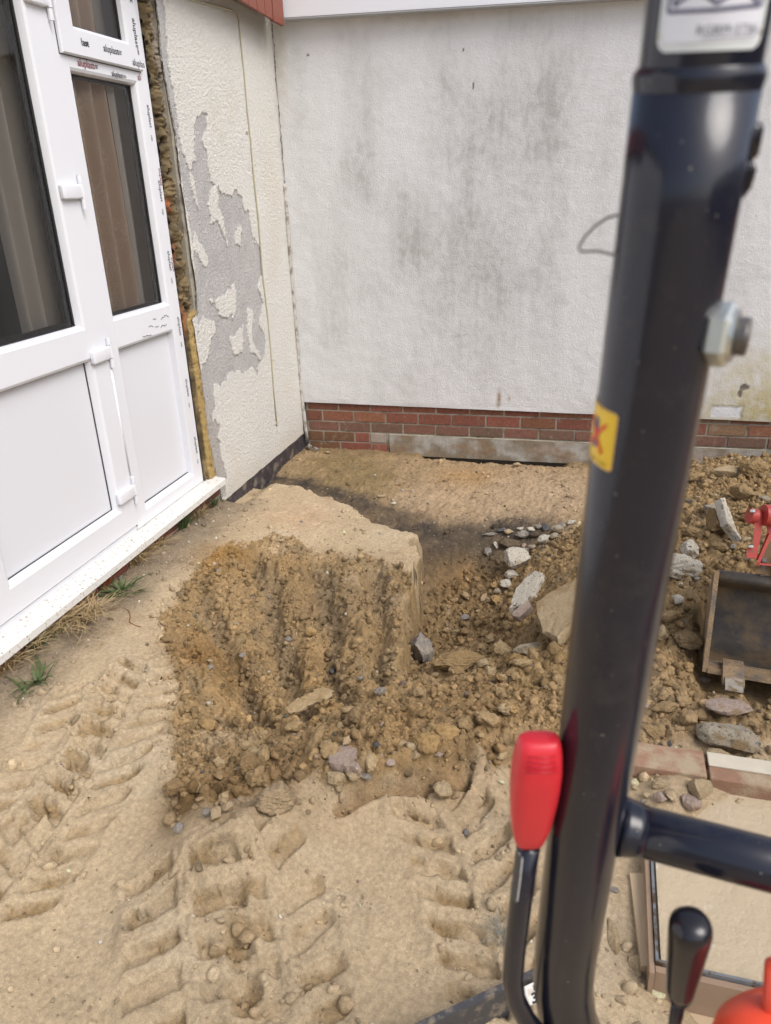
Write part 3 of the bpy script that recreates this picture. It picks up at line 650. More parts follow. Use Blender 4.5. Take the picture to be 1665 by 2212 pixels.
for k in range(14):                                        # courses lost in the ground
    brick(.03+k*.3, .31+k*.3, zr[5]-.07, zr[5]-.008, c=(.14, .08, .05)) if (.03+k*.3 < blockx0-.3 or .03+k*.3 > blockx1) else None
brk = mesh_obj('brickwork', bV, bF, M['brick'], wallB, smooth=False, col=np.array(bC))
mb = MB(); mb.box(.02, 4.6, .026, .045, .02, .36); mb.box(.02, .6, .026, .045, -.1, .02)
mo = mb.obj('mortar_joints', M['mortar'], wallB)
zb0 = G(900, 982, y=.015)[2]
blk = thing
def fblock(A, Zz):
    D = .004*fbm(A, Zz, 10, 4, 501)+.003*fbm(A, Zz, 40, 3, 503)
    t = sstep(-.3, .4, fbm(A, Zz, 7, 5, 505)+.25*(A > 2.0))[..., None]
    c = np.array([.25, .20, .14])[None, None]*(1-t)+np.array([.42, .40, .36])[None, None]*t
    st = sstep(.1, .4, fbm(A*.4, Zz, 9, 4, 507))[..., None]*.4; c = c*(1-st)+np.array([.30, .18, .10])[None, None]*st
    return D, c, A, Zz
mb = MB(); mb.box(blockx0, blockx1, .018, .10, zb0-.012, zr[3]-.004, .004); bc = np.tile(np.array([.34, .30, .24]), (len(mb.V), 1))
mb.obj('concrete_block', M['concrete'], wallB)
grid_wall('concrete_block_face', 'x', blockx0+.003, blockx1-.003, zb0-.008, zr[3]-.008, .01, .014, fblock, attr_mat('weathered_concrete', .9, 150, .8, .004), wallB)
# corner crack and mortar fillet
def strip(pts, wd, fn):                                   # jagged ribbon; fn maps 2d -> 3d
    V = []; F = []
    for i, (a, b) in enumerate(pts):
        k = wd*rnd.uniform(.25, 1.5); V += [fn(a-k, b), fn(a+k, b)]
        if i: F.append((2*i-2, 2*i-1, 2*i+1, 2*i))
    return V, F
def linepts(P, n, j):
    o = []
    for i in range(len(P)-1):
        for k in range(n):
            t = k/n; o.append((P[i][0]*(1-t)+P[i+1][0]*t+rnd.uniform(-j, j), P[i][1]*(1-t)+P[i+1][1]*t))
    return o+[P[-1]]
cr = [(583, 45), (592, 110), (596, 170), (603, 290), (609, 380), (617, 470), (622, 560), (630, 660), (638, 760), (645, 830)]
crw = [wbp(u, v) for u, v in cr]; crw = [(max(a, .004)+.004, b) for a, b in crw]
V, F = strip(linepts(crw, 14, .003), .0021, lambda a, b: (a, -.006, b)); mesh_obj('corner_crack', V, F, M['crack'], wallB)
mb = MB(); rs = np.random.RandomState(77)
pl = thing
fil = []
for (u, v) in ((606, 396), (612, 440), (618, 500), (623, 560), (630, 640), (637, 720), (643, 790), (650, 850), (656, 890), (660, 925), (664, 950)):
    q = G(u, v, y=-.012); fil.append((max(.004, q[0]), -.006, q[2]))
mb.tube([tuple(np.array(p)+rs.normal(size=3)*.002) for p in fil], [.010+.005*rs.rand() for _ in fil], 9)
mb.obj('corner_fillet', simple('flaking_fillet', (.50, .48, .44), .9, .2, 70, bst=.9, bsc=150, bd=.004, dirt=(.24, .21, .17), dsc=30, dthr=(.48, .6)), wallB, smooth=True)
# white fascia board with its grey drip edge
fa0, fa1 = G(612, 38, y=-.08), G(1165, 3, y=-.08); sl_ = (fa1[2]-fa0[2])/(fa1[0]-fa0[0]); xe = 4.6
fz = lambda x: fa0[2]+sl_*(x-fa0[0])
fas = thing('fascia_board', 'smooth white fascia board running along the top of the back wall', 'fascia', (fa0[0], -.08, fa0[2]))
V = []
for x in (fa0[0], xe):
    for (dy, dz) in ((0, 0), (0, .30), (.02, .30), (.02, 0)): V.append((x, -.08+dy, fz(x)+dz))
mesh_obj('board', V, [(0, 4, 5, 1), (1, 5, 6, 2), (2, 6, 7, 3), (3, 7, 4, 0), (0, 1, 2, 3), (4, 7, 6, 5)], M['fascia'], fas)
V = []
for x in (fa0[0], xe):
    for (dy, dz) in ((.002, -.008), (.002, -.001), (.085, -.001), (.085, -.008)): V.append((x, -.08+dy, fz(x)+dz))
mesh_obj('drip_edge', V, [(0, 4, 5, 1), (1, 5, 6, 2), (2, 6, 7, 3), (3, 7, 4, 0), (0, 1, 2, 3), (4, 7, 6, 5)], simple('grey_soffit', (.42, .43, .44), .6), fas)

# ------------------------------------------------------------------ house: left wall with the door opening
wallA = thing('left_wall', 'narrow cream rendered wall with paint peeling off grey plaster beside the door', 'wall', (0, -.65, 0))
def wap(u, v): q = G(u, v, x=0); return q[1], q[2]
k1 = lambda a, b: (a*.4216, b*.4216); k2 = lambda a, b: (a*.4216, 647.9+b*.4216)
peelA = [wap(*k1(a, b)) for a, b in [(1030,560),(1060,590),(1055,640),(1040,730),(1065,770),(1060,830),(1075,900),(1100,940),(1130,980),(1160,1000),(1190,1010),(1210,960),(1235,1010),(1250,1070),(1280,1090),(1290,1180),(1310,1250),(1335,1270),(1345,1380),(1335,1420),(1320,1470),(1345,1550)]]+\
        [wap(*k2(a, b)) for a, b in [(1330,120),(1350,170),(1360,230),(1355,290),(1320,330),(1320,395),(1290,350),(1240,370),(1190,360),(1160,410),(1130,440),(1100,430),(1090,490),(1050,440),(1040,330),(1065,300),(1080,190),(1110,170),(1100,120),(1040,90),(1015,180)]]+\
        [wap(*k1(a, b)) for a, b in [(1010,1600),(1000,1400),(985,1200),(960,1080),(940,960),(920,850),(915,740),(930,740),(960,820),(975,900),(990,990),(1010,1060),(1020,1080),(1000,940),(985,880),(1005,800),(995,700),(1005,620)]]
peelB = [wap(*k1(a, b)) for a, b in [(790,-40),(835,-40),(845,60),(850,250),(865,330),(900,560),(930,740),(900,760),(860,560),(820,300),(805,150)]]
peelC = [wap(*k2(a, b)) for a, b in [(1040,330),(1080,420),(1095,490),(1110,560),(1085,590),(1100,680),(1125,720),(1140,830),(1160,870),(1160,1010),(1130,1010),(1100,900),(1060,700),(1040,560),(1020,440)]]
peelD = [wap(*k2(a, b)) for a, b in [(1100,620),(1130,640),(1125,690),(1100,700),(1090,650)]]
islands = [[wap(*k1(a, b)) for a, b in P] for P in ([(1085,960),(1110,940),(1120,1060),(1150,1120),(1170,1250),(1120,1130),(1085,1140),(1070,1050)], [(1215,1160),(1240,1160),(1235,1250),(1210,1250)], [(1180,1500),(1200,1440),(1215,1540),(1195,1640)], [(1000,1190),(1030,1250),(1065,1320),(1065,1400),(1040,1370),(1020,1300),(985,1280)])]+\
          [[wap(*k2(a, b)) for a, b in P] for P in ([(1080,0),(1130,-20),(1200,-60),(1200,60),(1150,90),(1120,60)], [(1180,200),(1250,130),(1240,250),(1200,300)], [(1265,30),(1300,60),(1290,200),(1330,290),(1290,280),(1270,160)])]
edgeA = [wap(u, v) for u, v in [(335,-60),(337,0),(350,126),(379,287),(396,422),(422,611),(428,675),(415,690),(432,790),(450,930),(468,1030),(480,1080)]]
ez = np.array([p[1] for p in edgeA]); ey = np.array([p[0] for p in edgeA]); o_ = np.argsort(ez); ez, ey = ez[o_], ey[o_]
def ledge(z): return np.interp(z, ez, ey)
brz = .112
def fA(A, Zz):
    yl = ledge(Zz)+.010*fbm(Zz, Zz*0, 9, 4, 601)
    t = (A+1.42)/1.42; ZZ2 = Zz
    lowz = brz+.006*fbm(A, A*0, 8, 4, 603); ZZ2 = np.where(Zz < lowz, lowz, Zz)
    rg = .030*fbm(A, Zz*.7, 13, 5, 605)+.014*fbm(A, Zz*.8, 50, 4, 606)
    pe = np.maximum.reduce([sdist(A, Zz, q) for q in (peelA, peelB, peelC, peelD)])+rg
    isl = np.maximum.reduce([sdist(A, Zz, q) for q in islands])+rg
    pe = np.minimum(pe, -isl)
    bare = sstep(-.002, .002, pe); rim_ = np.exp(-(pe/.004)**2)
    paint = np.array([.68, .67, .63])[None, None]*(1+.03*fbm(A, Zz, 4, 4, 611))[..., None]
    ylw = np.clip(sstep(.15, .5, fbm(A, Zz, 2.5, 4, 613))+.7*np.exp(-((Zz-1.75)/.4)**2)*np.exp(-((A+.2)/.12)**2)+.8*sstep(2.38, 2.56, Zz), 0, 1)[..., None]
    paint = paint*(1-.2*ylw)+np.array([.62, .55, .40])[None, None]*.2*ylw
    gd = sstep(.18, .0, Zz-brz+.05*fbm(A, Zz, 9, 3, 615))[..., None]*.25; paint = paint*(1-gd)+np.array([.45, .38, .26])[None, None]*gd
    plas = np.array([.46, .45, .445])[None, None]*(1+.14*fbm(A, Zz, 9, 5, 617)+.22*fbm(A, Zz, 70, 3, 619))[..., None]
    lowp = sstep(.9, .3, Zz)[..., None]; plas = plas*(1-.3*lowp)+np.array([.33, .28, .21])[None, None]*.3*lowp
    c = paint*(1-bare[..., None])+plas*bare[..., None]
    c = c*(1-.28*(rim_*bare)[..., None])  # shadow of the paint edge darkened into the bare plaster colour
    D = .003*fbm(A, Zz, 1.5, 2, 621)+(.0025*fbm(A, Zz, 55, 3, 623))*(1-bare)-.0055*bare+.0022*rim_*(1-bare)
    # ridge around the panel joint near the cable
    return D, c, np.maximum(A, yl), ZZ2
grid_wall('render_coat', 'y', -1.44, 0.0, .09, 2.66, .005, 0.0, fA, M['render_left'], wallA)
mb = MB(); mb.box(-.30, -.012, -1.30, -.001, -.25, 2.9); mb.obj('wall_core', M['mortar'], wallA)
# black bitumen plinth under the render
def fP(A, Zz):
    D = .008*fbm(A, Zz, 9, 4, 631)+.004*fbm(A, Zz, 40, 3, 633); c = np.array([.05, .043, .05])[None, None]*(1+.5*fbm(A, Zz, 20, 4, 635))[..., None]
    d = sstep(.1, .45, fbm(A, Zz, 12, 4, 637)+.35*sstep(.02, -.1, Zz))[..., None]; c = c*(1-d)+np.array([.19, .165, .13])[None, None]*d
    return D, c, A, Zz
grid_wall('bitumen_plinth', 'y', -1.30, .03, -.22, .125, .008, -.006, fP, attr_mat('bitumen_paint', .55, 90, .9, .006, spec=.5), wallA)
# ragged foam and mortar in the gap beside the door frame
def fF(A, Zz):
    t = (A+1.412)/.14; yr = ledge(Zz)+.008; y2 = -1.404+t*(yr+1.404)
    up = sstep(1.12, 1.16, Zz)
    wob = fbm(A*0, Zz, 9, 4, 651)
    cord = np.exp(-((t-.42-.12*wob)/.13)**2)*(1+.35*np.sin(Zz*300+9*wob)*sstep(-.1, .4, fbm(A*0, Zz, 5, 2, 659)))
    D = up*(-.028+.020*cord+.030*fbm(y2, Zz, 22, 4, 653)+.012*sstep(.7, 1, t))+(1-up)*(-.012+.012*sstep(.32, .5, t+.1*wob)-.012*(t < .3)+.006*fbm(y2, Zz, 30, 3, 655))
    m_ = sstep(-.1, .4, fbm(y2, Zz*.6, 14, 4, 657))[..., None]
    c = np.array([.085, .062, .032])[None, None]*(1-m_)+np.array([.23, .17, .085])[None, None]*m_
    yl_ = (cord*.6*up)[..., None]; c = c*(1-yl_)+np.array([.22, .165, .085])[None, None]*yl_
    brd = ((1-up)*sstep(.30, .42, t+.10*wob))[..., None]; c = c*(1-brd)+np.array([.36, .255, .10])[None, None]*brd
    gy_ = (up*sstep(.72, .85, t))[..., None]; c = c*(1-gy_)+np.array([.25, .22, .18])[None, None]*gy_
    hole_ = sstep(.25, .42, fbm(y2, Zz, 26, 3, 661))[..., None]*(.5+.5*up[..., None]); c = c*(1-hole_)+np.array([.03, .022, .015])[None, None]*hole_; D = D-.012*hole_[..., 0]*up
    ruz = np.clip(np.exp(-((Zz-1.62)/.03)**2)+.8*np.exp(-((Zz-1.10)/.06)**2)+.5*np.exp(-((Zz-1.42)/.04)**2), 0, 1)*(t < .28); c = c*(1-ruz[..., None])+np.array([.33, .10, .03])[None, None]*ruz[..., None]
    ld = (.6*(t < .12))[..., None]; c = c*(1-ld)+np.array([.05, .045, .035])[None, None]*ld
    return D, c, y2, Zz
grid_wall('foam_filler', 'y', -1.412, -1.272, .262, 2.62, .0035, -.004, fF, M['foam'], wallA)
# painted-over cable
cab = []
for u, v in [(380, -12), (420, 2), (470, 14), (500, 22), (512, 30), (516, 45), (524, 130), (528, 165), (534, 240), (541, 300), (548, 380), (558, 470), (568, 600), (578, 680), (586, 770), (591, 840), (598, 920)]:
    q = G(u, v, x=.005); cab.append(q+np.array([rnd.uniform(0, .001), 0, 0]))
cb = thing('thin_cable', 'thin painted cable running down the cream wall near the corner', 'cable', tuple(cab[-1]))
MB().tube(cab, .0042, 10).obj('cable_run', M['cable'], cb, smooth=True)
for (u, v) in ((534, 285), (589, 778), (598, 914)):
    q = G(u, v, x=.006); mesh_obj('cable_clip', *(lambda m: (m.V, m.F))(MB().box(q[0]-.006, q[0]+.004, q[1]-.012, q[1]+.012, q[2]-.005, q[2]+.005, .002)), M['cable'], cb)
MB().tube([cab[-1], cab[-1]+np.array([.004, -.004, -.02]), cab[-1]+np.array([.006, -.012, -.035])], .0025, 8).obj('cable_end', M['upvc'], cb, smooth=True)
# red brown timber fascia at the corner
ftx = .12
fb0, fb1 = G(590, 42, x=ftx), G(520, 0, x=ftx); fs = (fb1[2]-fb0[2])/(fb1[1]-fb0[1])
tf = thing('timber_fascia', 'red-brown vertical boarding above the cream wall at the inner corner', 'boarding', (ftx, fb0[1], fb0[2]))
yend = G(612, 40, x=ftx)[1]; mb = MB(); y = fb0[1]
yy = [yend, fb0[1]]
k = 0
while y > -4.2:
    wd = .105; z0 = fb0[2]+fs*(y-fb0[1]); z1 = fb0[2]+fs*(y-wd-fb0[1])
    mb.add([(ftx, y-.003, z0), (ftx, y-wd+.003, z1), (ftx, y-wd+.003, z1+.5), (ftx, y-.003, z0+.5), (ftx-.018, y-.003, z0), (ftx-.018, y-wd+.003, z1), (ftx-.018, y-wd+.003, z1+.5), (ftx-.018, y-.003, z0+.5)], [(0, 1, 2, 3), (4, 7, 6, 5), (0, 4, 5, 1), (0, 3, 7, 4), (1, 5, 6, 2)]); y -= wd
mb.obj('boards', M['wood_red'], tf)
mb = MB(); mb.box(ftx-.02, ftx+.004, fb0[1]+.001, yend, fb0[2]-.006, fb0[2]+.5, .002); mb.obj('corner_trim', M['wood_red'], tf)
mb = MB(); mb.box(-.28, ftx-.02, -4.2, -.09, fb0[2]+.055, fb0[2]+.07); mb.obj('soffit', simple('weathered_soffit', (.20, .16, .11), .9, .3, 20), tf)
# roof over both wings keeps the sky out of the rooms
rf = thing('flat_roof', 'flat felt roof over the two house wings', 'roof', (-3, 2, 2.95))
mb = MB(); mb.box(-6, .10, -7, 4, 2.95, 3.05); mb.box(.10, 4.7, .02, 4, 2.95, 3.05); mb.obj('roof_deck', simple('roof_felt', (.08, .08, .08), .9), rf)

# ------------------------------------------------------------------ patio door set
DX = -.03
ds = thing('patio_door_set', 'white plastic glazed door with a narrow glazed side panel and fanlight', 'door', (DX, -2.05, .28))
YJ, YM0, YM1, YG1 = -1.406, -2.042, -1.955, -1.503
zf0, zs0, zt0, zt1 = .281, .343, 2.109, 2.165
up = M['upvc']
def ring(name, mat, par, y0, y1, z0, z1, prof, close=False): return MB().loops(y0, y1, z0, z1, prof, close).obj(name, mat, par, autos=25)
fr = MB()
fr.box(DX-.065, DX, -1.498, YJ, zf0, 2.75, .003)                # jamb
fr.box(DX-.065, DX, YM0+.002, -1.957, zf0, 2.75, .003)          # mullion
fr.box(DX-.065, DX-.001, -1.957, -1.498, zf0, zs0, .002)        # bottom rail
fr.box(DX-.065, DX-.001, -1.957, -1.498, 1.082, 1.193, .002)    # mid rail
fr.box(DX-.065, DX-.001, -1.957, -1.498, 2.112, 2.20, .002)     # transom
fr.box(DX-.065, DX, -3.03, -1.498, 2.60, 2.75, .003)
fr.box(DX-.065, DX, -3.05, -2.955, zf0, 2.75, .003)
fr.box(DX-.065, DX-.004, -2.955, YM0-.002, zf0-.004, zf0+.022, .002)
frame = fr.obj('outer_frame', up, ds)
bead = [(0, DX-.0005), (.010, DX-.006), (.014, DX-.016), (.016, DX-.030)]
rs1 = ring('glazing_bead', up, ds, -1.959, -1.496, 1.191, 2.114, bead)
ring('gasket', M['gasket'], rs1, -1.943, -1.512, 1.207, 2.098, [(0, DX-.028), (.004, DX-.029), (.005, DX-.036)])
rs2 = ring('glazing_bead', up, ds, -1.959, -1.480, .341, 1.084, bead)
def glassmat():
    m = bpy.data.materials.new('window_glass'); m.use_nodes = True; nt = m.node_tree; nt.nodes.clear()
    o = nt.nodes.new('ShaderNodeOutputMaterial'); mx = nt.nodes.new('ShaderNodeMixShader'); tr = nt.nodes.new('ShaderNodeBsdfTransparent'); gl = nt.nodes.new('ShaderNodeBsdfGlossy')
    gl.inputs['Roughness'].default_value = .01; tr.inputs['Color'].default_value = (.98, .985, .98, 1)
    fz_ = nt.nodes.new('ShaderNodeFresnel'); fz_.inputs['IOR'].default_value = 1.65
    nt.links.new(fz_.outputs[0], mx.inputs[0]); nt.links.new(tr.outputs[0], mx.inputs[1]); nt.links.new(gl.outputs[0], mx.inputs[2]); nt.links.new(mx.outputs[0], o.inputs[0]); return m
M['glass'] = glassmat()
def pane(name, par, y0, y1, z0, z1, x): return MB().add([(x, y0, z0), (x, y1, z0), (x, y1, z1), (x, y0, z1)], [(0, 1, 2, 3)]).obj(name, M['glass'], par)
pane('side_glass', ds, -1.95, -1.505, 1.20, 2.105, DX-.034)
sp = ring('spacer', M['gasket'], ds, -1.945, -1.510, 1.205, 2.10, [(0, DX-.042), (.013, DX-.042), (.013, DX-.056)])
pn = MB().box(DX-.045, DX-.034, -1.948, -1.486, .348, 1.078).obj('side_panel', M['upvc_panel'], ds)
ring('gasket', M['gasket'], pn, -1.9435, -1.4855, .3565, 1.0685, [(0, DX-.0285), (.0035, DX-.0285), (.0035, DX-.0335)])
# fanlight sash, proud of the frame
SX = DX+.018
fy0, fy1, fz0, fz1 = -2.006, -1.462, 2.152, 2.62
fan = ring('fanlight_sash', up, ds, fy0, fy1, fz0, fz1, [(0, DX-.02), (0, DX+.001), (.0, SX-.006), (.005, SX), (.085, SX-.001), (.096, SX-.008), (.100, SX-.028)])
pane('fanlight_glass', fan, fy0+.095, fy1-.095, fz0+.08, fz1-.08, SX-.032)
ring('gasket', M['gasket'], fan, fy0+.098, fy1-.098, fz0+.098, fz1-.098, [(0, SX-.024), (.005, SX-.025), (.006, SX-.034)])
ring('gasket', M['gasket'], fan, fy0-.003, fy1+.003, fz0-.003, fz1+.003, [(0, DX+.001), (.004, DX+.003), (.006, DX+.001)])
# door leaf
LX = DX+.010; ly0, ly1, lz0, lz1 = -2.953, -2.0445, .310, 2.57
leaf = MB()
leaf.loops(ly0, ly1, lz0, lz1, [(0, LX-.06), (0, LX-.005), (.004, LX)])
def lrail(y0, y1, z0, z1): leaf.add([(LX, y0, z0), (LX, y1, z0), (LX, y1, z1), (LX, y0, z1)], [(0, 1, 2, 3)])
gY0, gY1, gZ0, gZ1 = -2.835, -2.165, 1.193, 2.47
pY0, pY1, pZ0, pZ1 = -2.855, -2.152, .412, 1.083
lrail(ly0+.004, ly1-.004, lz0+.004, pZ0); lrail(ly0+.004, ly1-.004, gZ1, lz1-.004)
lrail(ly0+.004, pY0, pZ0, pZ1); lrail(pY1, ly1-.004, pZ0, pZ1)
lrail(ly0+.004, ly1-.004, pZ1, gZ0)
lrail(ly0+.004, gY0, gZ0, gZ1); lrail(gY1, ly1-.004, gZ0, gZ1)
lf = leaf.obj('door_leaf', up, ds)
beadL = [(0, LX), (.010, LX-.006), (.015, LX-.018), (.017, LX-.034)]
b1 = ring('glazing_bead', up, lf, gY0, gY1, gZ0, gZ1, beadL)
b2 = ring('panel_bead', up, lf, pY0, pY1, pZ0, pZ1, beadL)
ring('gasket', M['gasket'], lf, gY0+.0165, gY1-.0165, gZ0+.0165, gZ1-.0165, [(0, LX-.031), (.005, LX-.032), (.006, LX-.040)])
ring('spacer', M['gasket'], lf, gY0+.02, gY1-.02, gZ0+.02, gZ1-.02, [(0, LX-.046), (.015, LX-.046), (.015, LX-.060)])
pane('door_glass', lf, gY0+.01, gY1-.01, gZ0+.01, gZ1-.01, LX-.038)
lp = MB().box(LX-.048, LX-.036, pY0+.012, pY1-.012, pZ0+.012, pZ1-.012).obj('lower_panel', M['upvc_panel'], lf)
ring('gasket', M['gasket'], lf, pY0+.0155, pY1-.0155, pZ0+.0155, pZ1-.0155, [(0, LX-.0315), (.0045, LX-.0315), (.0045, LX-.0355)])
MB().box(DX-.02, DX-.0005, YM0-.0045, YM0+.003, zf0+.02, 2.60).obj('leaf_seal', M['gasket'], ds)
for zc in (1.690, 1.083, .478, 2.305):
    h = MB(); h.box(LX-.002, LX+.021, -2.170, -2.066, zc-.026, zc+.026, .007); hb = h.obj('hinge', up, ds, autos=40)
    b = MB(); b.tube([(LX+.010, -2.046, zc-.062), (LX+.010, -2.046, zc-.026)], .0095, 16); b.tube([(LX+.010, -2.046, zc-.024), (LX+.010, -2.046, zc+.028)], .0115, 16); b.tube([(LX+.010, -2.046, zc+.030), (LX+.010, -2.046, zc+.058)], .0095, 16)
    b.box(LX-.004, LX+.018, -2.068, -2.046, zc-.022, zc+.024, .003); b.obj('hinge_barrel', up, hb, autos=40)
MB().tube([(LX-.001, -2.046, .54), (LX-.001, -2.046, 1.02)], .0055, 12).obj('cover_strip', up, ds, smooth=True)
# sill board
sy1 = -1.318
s = thing('door_sill', 'dirty speckled white sill board under the door', 'sill', (.02, -2.1, .262))
sx1 = .052
V = [(DX-.02, -4.2, .279), (DX-.02, sy1, .279), (sx1-.004, sy1, .268), (sx1-.004, -4.2, .268), (sx1, sy1, .264), (sx1, -4.2, .264), (sx1, sy1, .236), (sx1, -4.2, .236), (DX-.02, sy1, .236), (DX-.02, -4.2, .236)]
mesh_obj('sill_board', V, [(0, 3, 2, 1), (3, 5, 4, 2), (5, 7, 6, 4), (7, 9, 8, 6), (1, 2, 4, 6, 8), (0, 9, 7, 5, 3)], M['sill'], s)
# brick under the sill
us = thing('brick_plinth', 'low strip of dark red brick showing under the sill board', 'brickwork', (0, -2.6, .2))
bV, bF, bC = [], [], []
mbp = MB(); cc = []
for r in range(4):
    y = -1.31-(.11 if r % 2 else 0); zt = .234-.075*r
    while y > -4.2:
        k = rnd.uniform(.55, 1.0); n0 = len(mbp.V); y0_, y1_ = y-.215, min(y, -1.306)
        if y1_-y0_ > .04: mbp.box(-.06, .004+rnd.uniform(-.002, .002), y0_, y1_, zt-.065, zt, .003)
        cc += [(.20*k, .07*k, .045*k)]*(len(mbp.V)-n0); y -= .225
mesh_obj('bricks', mbp.V, mbp.F, M['brick'], us, col=np.array(cc))
MB().box(-.06, -.003, -4.2, -1.30, -.25, .235).obj('mortar_joints', M['mortar'], us)
# wall left of the door, out of frame
lw = thing('far_left_wall', 'rendered wall left of the door', 'wall', (-.1, -3.6, 0)); MB().box(-.30, 0, -6.5, -3.052, .0, 2.95).obj('wall_core', M['fascia'], lw)
MB().box(-.30, -.03, -3.052, -1.28, 2.75, 2.95).obj('lintel', M['fascia'], lw)

# printing on the protective film: words joined into one mesh per face
M['print_red'] = simple('dark_red_print', (.22, .035, .04), .5); M['print_black'] = simple('black_print', (.03, .03, .035), .5)
def text_mesh(txt, size, bold=False):
    cu = bpy.data.curves.new('lettering', 'FONT'); cu.body = txt; cu.size = size; cu.resolution_u = 3; cu.offset = size*.012 if not bold else size*.03
    o = bpy.data.objects.new('lettering', cu); COL.objects.link(o); dg = bpy.context.evaluated_depsgraph_get()
    me = bpy.data.meshes.new_from_object(o.evaluated_get(dg)); V = np.array([v.co[:] for v in me.vertices]).reshape(-1, 3); F = [tuple(p.vertices) for p in me.polygons]
    bpy.data.objects.remove(o); bpy.data.curves.remove(cu); bpy.data.meshes.remove(me); return V, F
TX = text_mesh('aluplast', 1.0); TW = TX[0][:, 0].max()
def marks(par, items, x):
    for (key, y, z, h, ang, part, what) in items:
        c_, s_ = math.cos(ang), math.sin(ang)
        if what == 'word':
            V, F = TX; P = V[:, :2]*h*1.35
            fs_ = [f for f in F if all(part[0]*TW*h*1.35 <= P[i][0] <= part[1]*TW*h*1.35 for i in f)]
            used = sorted({i for f in fs_ for i in f}); mp_ = {i: k for k, i in enumerate(used)}; P = P[used]; fs_ = [tuple(mp_[i] for i in f) for f in fs_]
        else:                                              # little mark with lines of small print
            P = []; fs_ = []
            for (a0, b0, a1, b1) in [(0, .1, .14, .6)]+[(.3, .12+.22*i, .3+rnd.uniform(.7, 1.0), .22+.22*i) for i in range(3)]:
                n0 = len(P); P += [(a0*h, b0*h), (a1*h, b0*h), (a1*h, b1*h), (a0*h, b1*h)]; fs_.append((n0, n0+1, n0+2, n0+3))
            P = np.array(P)
        mesh_obj('film_word' if what == 'word' else 'small_print', [(x, y+c_*p[0]-s_*p[1], z+s_*p[0]+c_*p[1]) for p in P], fs_, M[key], par)
HP = math.pi/2
it = [('print_red', -1.885, 2.172-.002, .0, 0, (0, 1), 'word')]
# fanlight bottom rail
marks(fan, [('print_black', -1.945, 2.190, .026, 0, (.55, 1), 'word'), ('print_black', -1.868, 2.190, .024, 0, 0, 'mini'),
            ('print_black', -1.745, 2.190, .026, 0, (0, 1), 'word'), ('print_black', -1.645, 2.190, .024, 0, 0, 'mini'), ('print_black', -1.545, 2.166, .026, 0, (0, .9), 'word'),
            ('print_black', -1.500, 2.34, .026, -HP, (0, 1), 'word'), ('print_black', -1.495, 2.235, .02, -HP, 0, 'mini'), ('print_black', -1.495, 2.50, .026, -HP, (0, 1), 'word')], SX+.0006)
marks(frame, [('print_red', -1.905, 2.1235, .026, 0, (0, 1), 'word'), ('print_black', -1.80, 2.1245, .022, 0, 0, 'mini'), ('print_black', -1.685, 2.1135, .020, 0, (0, 1), 'word'), ('print_black', -1.600, 2.115, .016, 0, 0, 'mini'), ('print_red', -1.493, 2.118, .026, 0, (0, .3), 'word')]+
      [('print_black', -1.448+.006*((i % 2)), 2.03-.30*i, .022, -HP, (0, 1), 'word') for i in range(6)]+[('print_black', -1.452+.006*(i % 2), 1.91-.30*i, .02, -HP, 0, 'mini') for i in range(6)]+
      [('print_red', -1.424, 1.78, .018, -HP, (0, 1), 'word'), ('print_red', -1.422, 1.40, .016, -HP, (0, 1), 'word')], DX+.0006)
for (y, z, n_, k_) in ((-1.59, 1.148, 9, .010), (-1.60, 1.112, 7, .012), (-1.70, 1.125, 5, .009), (-1.76, 1.092, 9, .008), (-1.655, 1.152, 4, .004), (-1.645, 1.116, 4, .005)):
    p = [np.array([DX+.0006, y+i*.009, z+rnd.uniform(-k_, k_)*.6]) for i in range(n_)]
    MB().tube(p, .0011, 5).obj('marker_scribble', M['print_black'], frame)

# curtains and the dim room
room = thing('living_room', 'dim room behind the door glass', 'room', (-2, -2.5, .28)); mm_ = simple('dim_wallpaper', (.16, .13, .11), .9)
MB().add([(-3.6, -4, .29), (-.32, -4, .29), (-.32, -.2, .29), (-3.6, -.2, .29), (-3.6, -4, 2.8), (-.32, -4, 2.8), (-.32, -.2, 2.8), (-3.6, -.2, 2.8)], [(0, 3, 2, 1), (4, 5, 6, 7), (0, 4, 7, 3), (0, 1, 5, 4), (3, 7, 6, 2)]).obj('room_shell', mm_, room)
def cloth(name, c1, c2, pattern):
    m, nt, p = newmat(name); geo = N(nt, 'ShaderNodeNewGeometry').outputs['Position']
    c = mixc(nt, noise(nt, 4, 3), c1, tuple(x*.85 for x in c1))
    if pattern:
        wv = noise(nt, 26, 2, .5, 3.5); t = ramp(nt, wv, [(.47, 0.0), (.5, 1.0), (.53, 0.0)]); g = ramp(nt, noise(nt, 5, 2), [(.48, 0.0), (.56, 1.0)])
        c = mixc(nt, mixc(nt, 1.0, t, g, 'MULTIPLY'), c, c2)
    nt.links.new(c, p.inputs['Base Color']); p.inputs['Roughness'].default_value = .9; p.inputs['Specular IOR Level'].default_value = .1; return m
def curtain(name, lab, y0, y1, z0, z1, x, mat, folds, amp, seed):
    ys = np.arange(y0, y1, .006); zs = np.arange(z0, z1, .08); A, B = np.meshgrid(ys, zs)
    ph = (A-y0)/(y1-y0)*folds*2*math.pi; Xc = x+amp*np.sin(ph+1.2*perlin(A*3, B*.5, seed))+.01*perlin(A*8, B*1.2, seed+3)
    P = np.stack([Xc, A, B], -1).reshape(-1, 3); n, m_ = A.shape; ix = np.arange(n*m_).reshape(n, m_)
    q = np.stack([ix[:-1, :-1], ix[:-1, 1:], ix[1:, 1:], ix[1:, :-1]], -1).reshape(-1, 4)
    base = np.array([x, (y0+y1)/2, z0]); o = big_mesh(name, P-base, q, mat); o.location = base; setp(o, lab, 'curtain'); return o
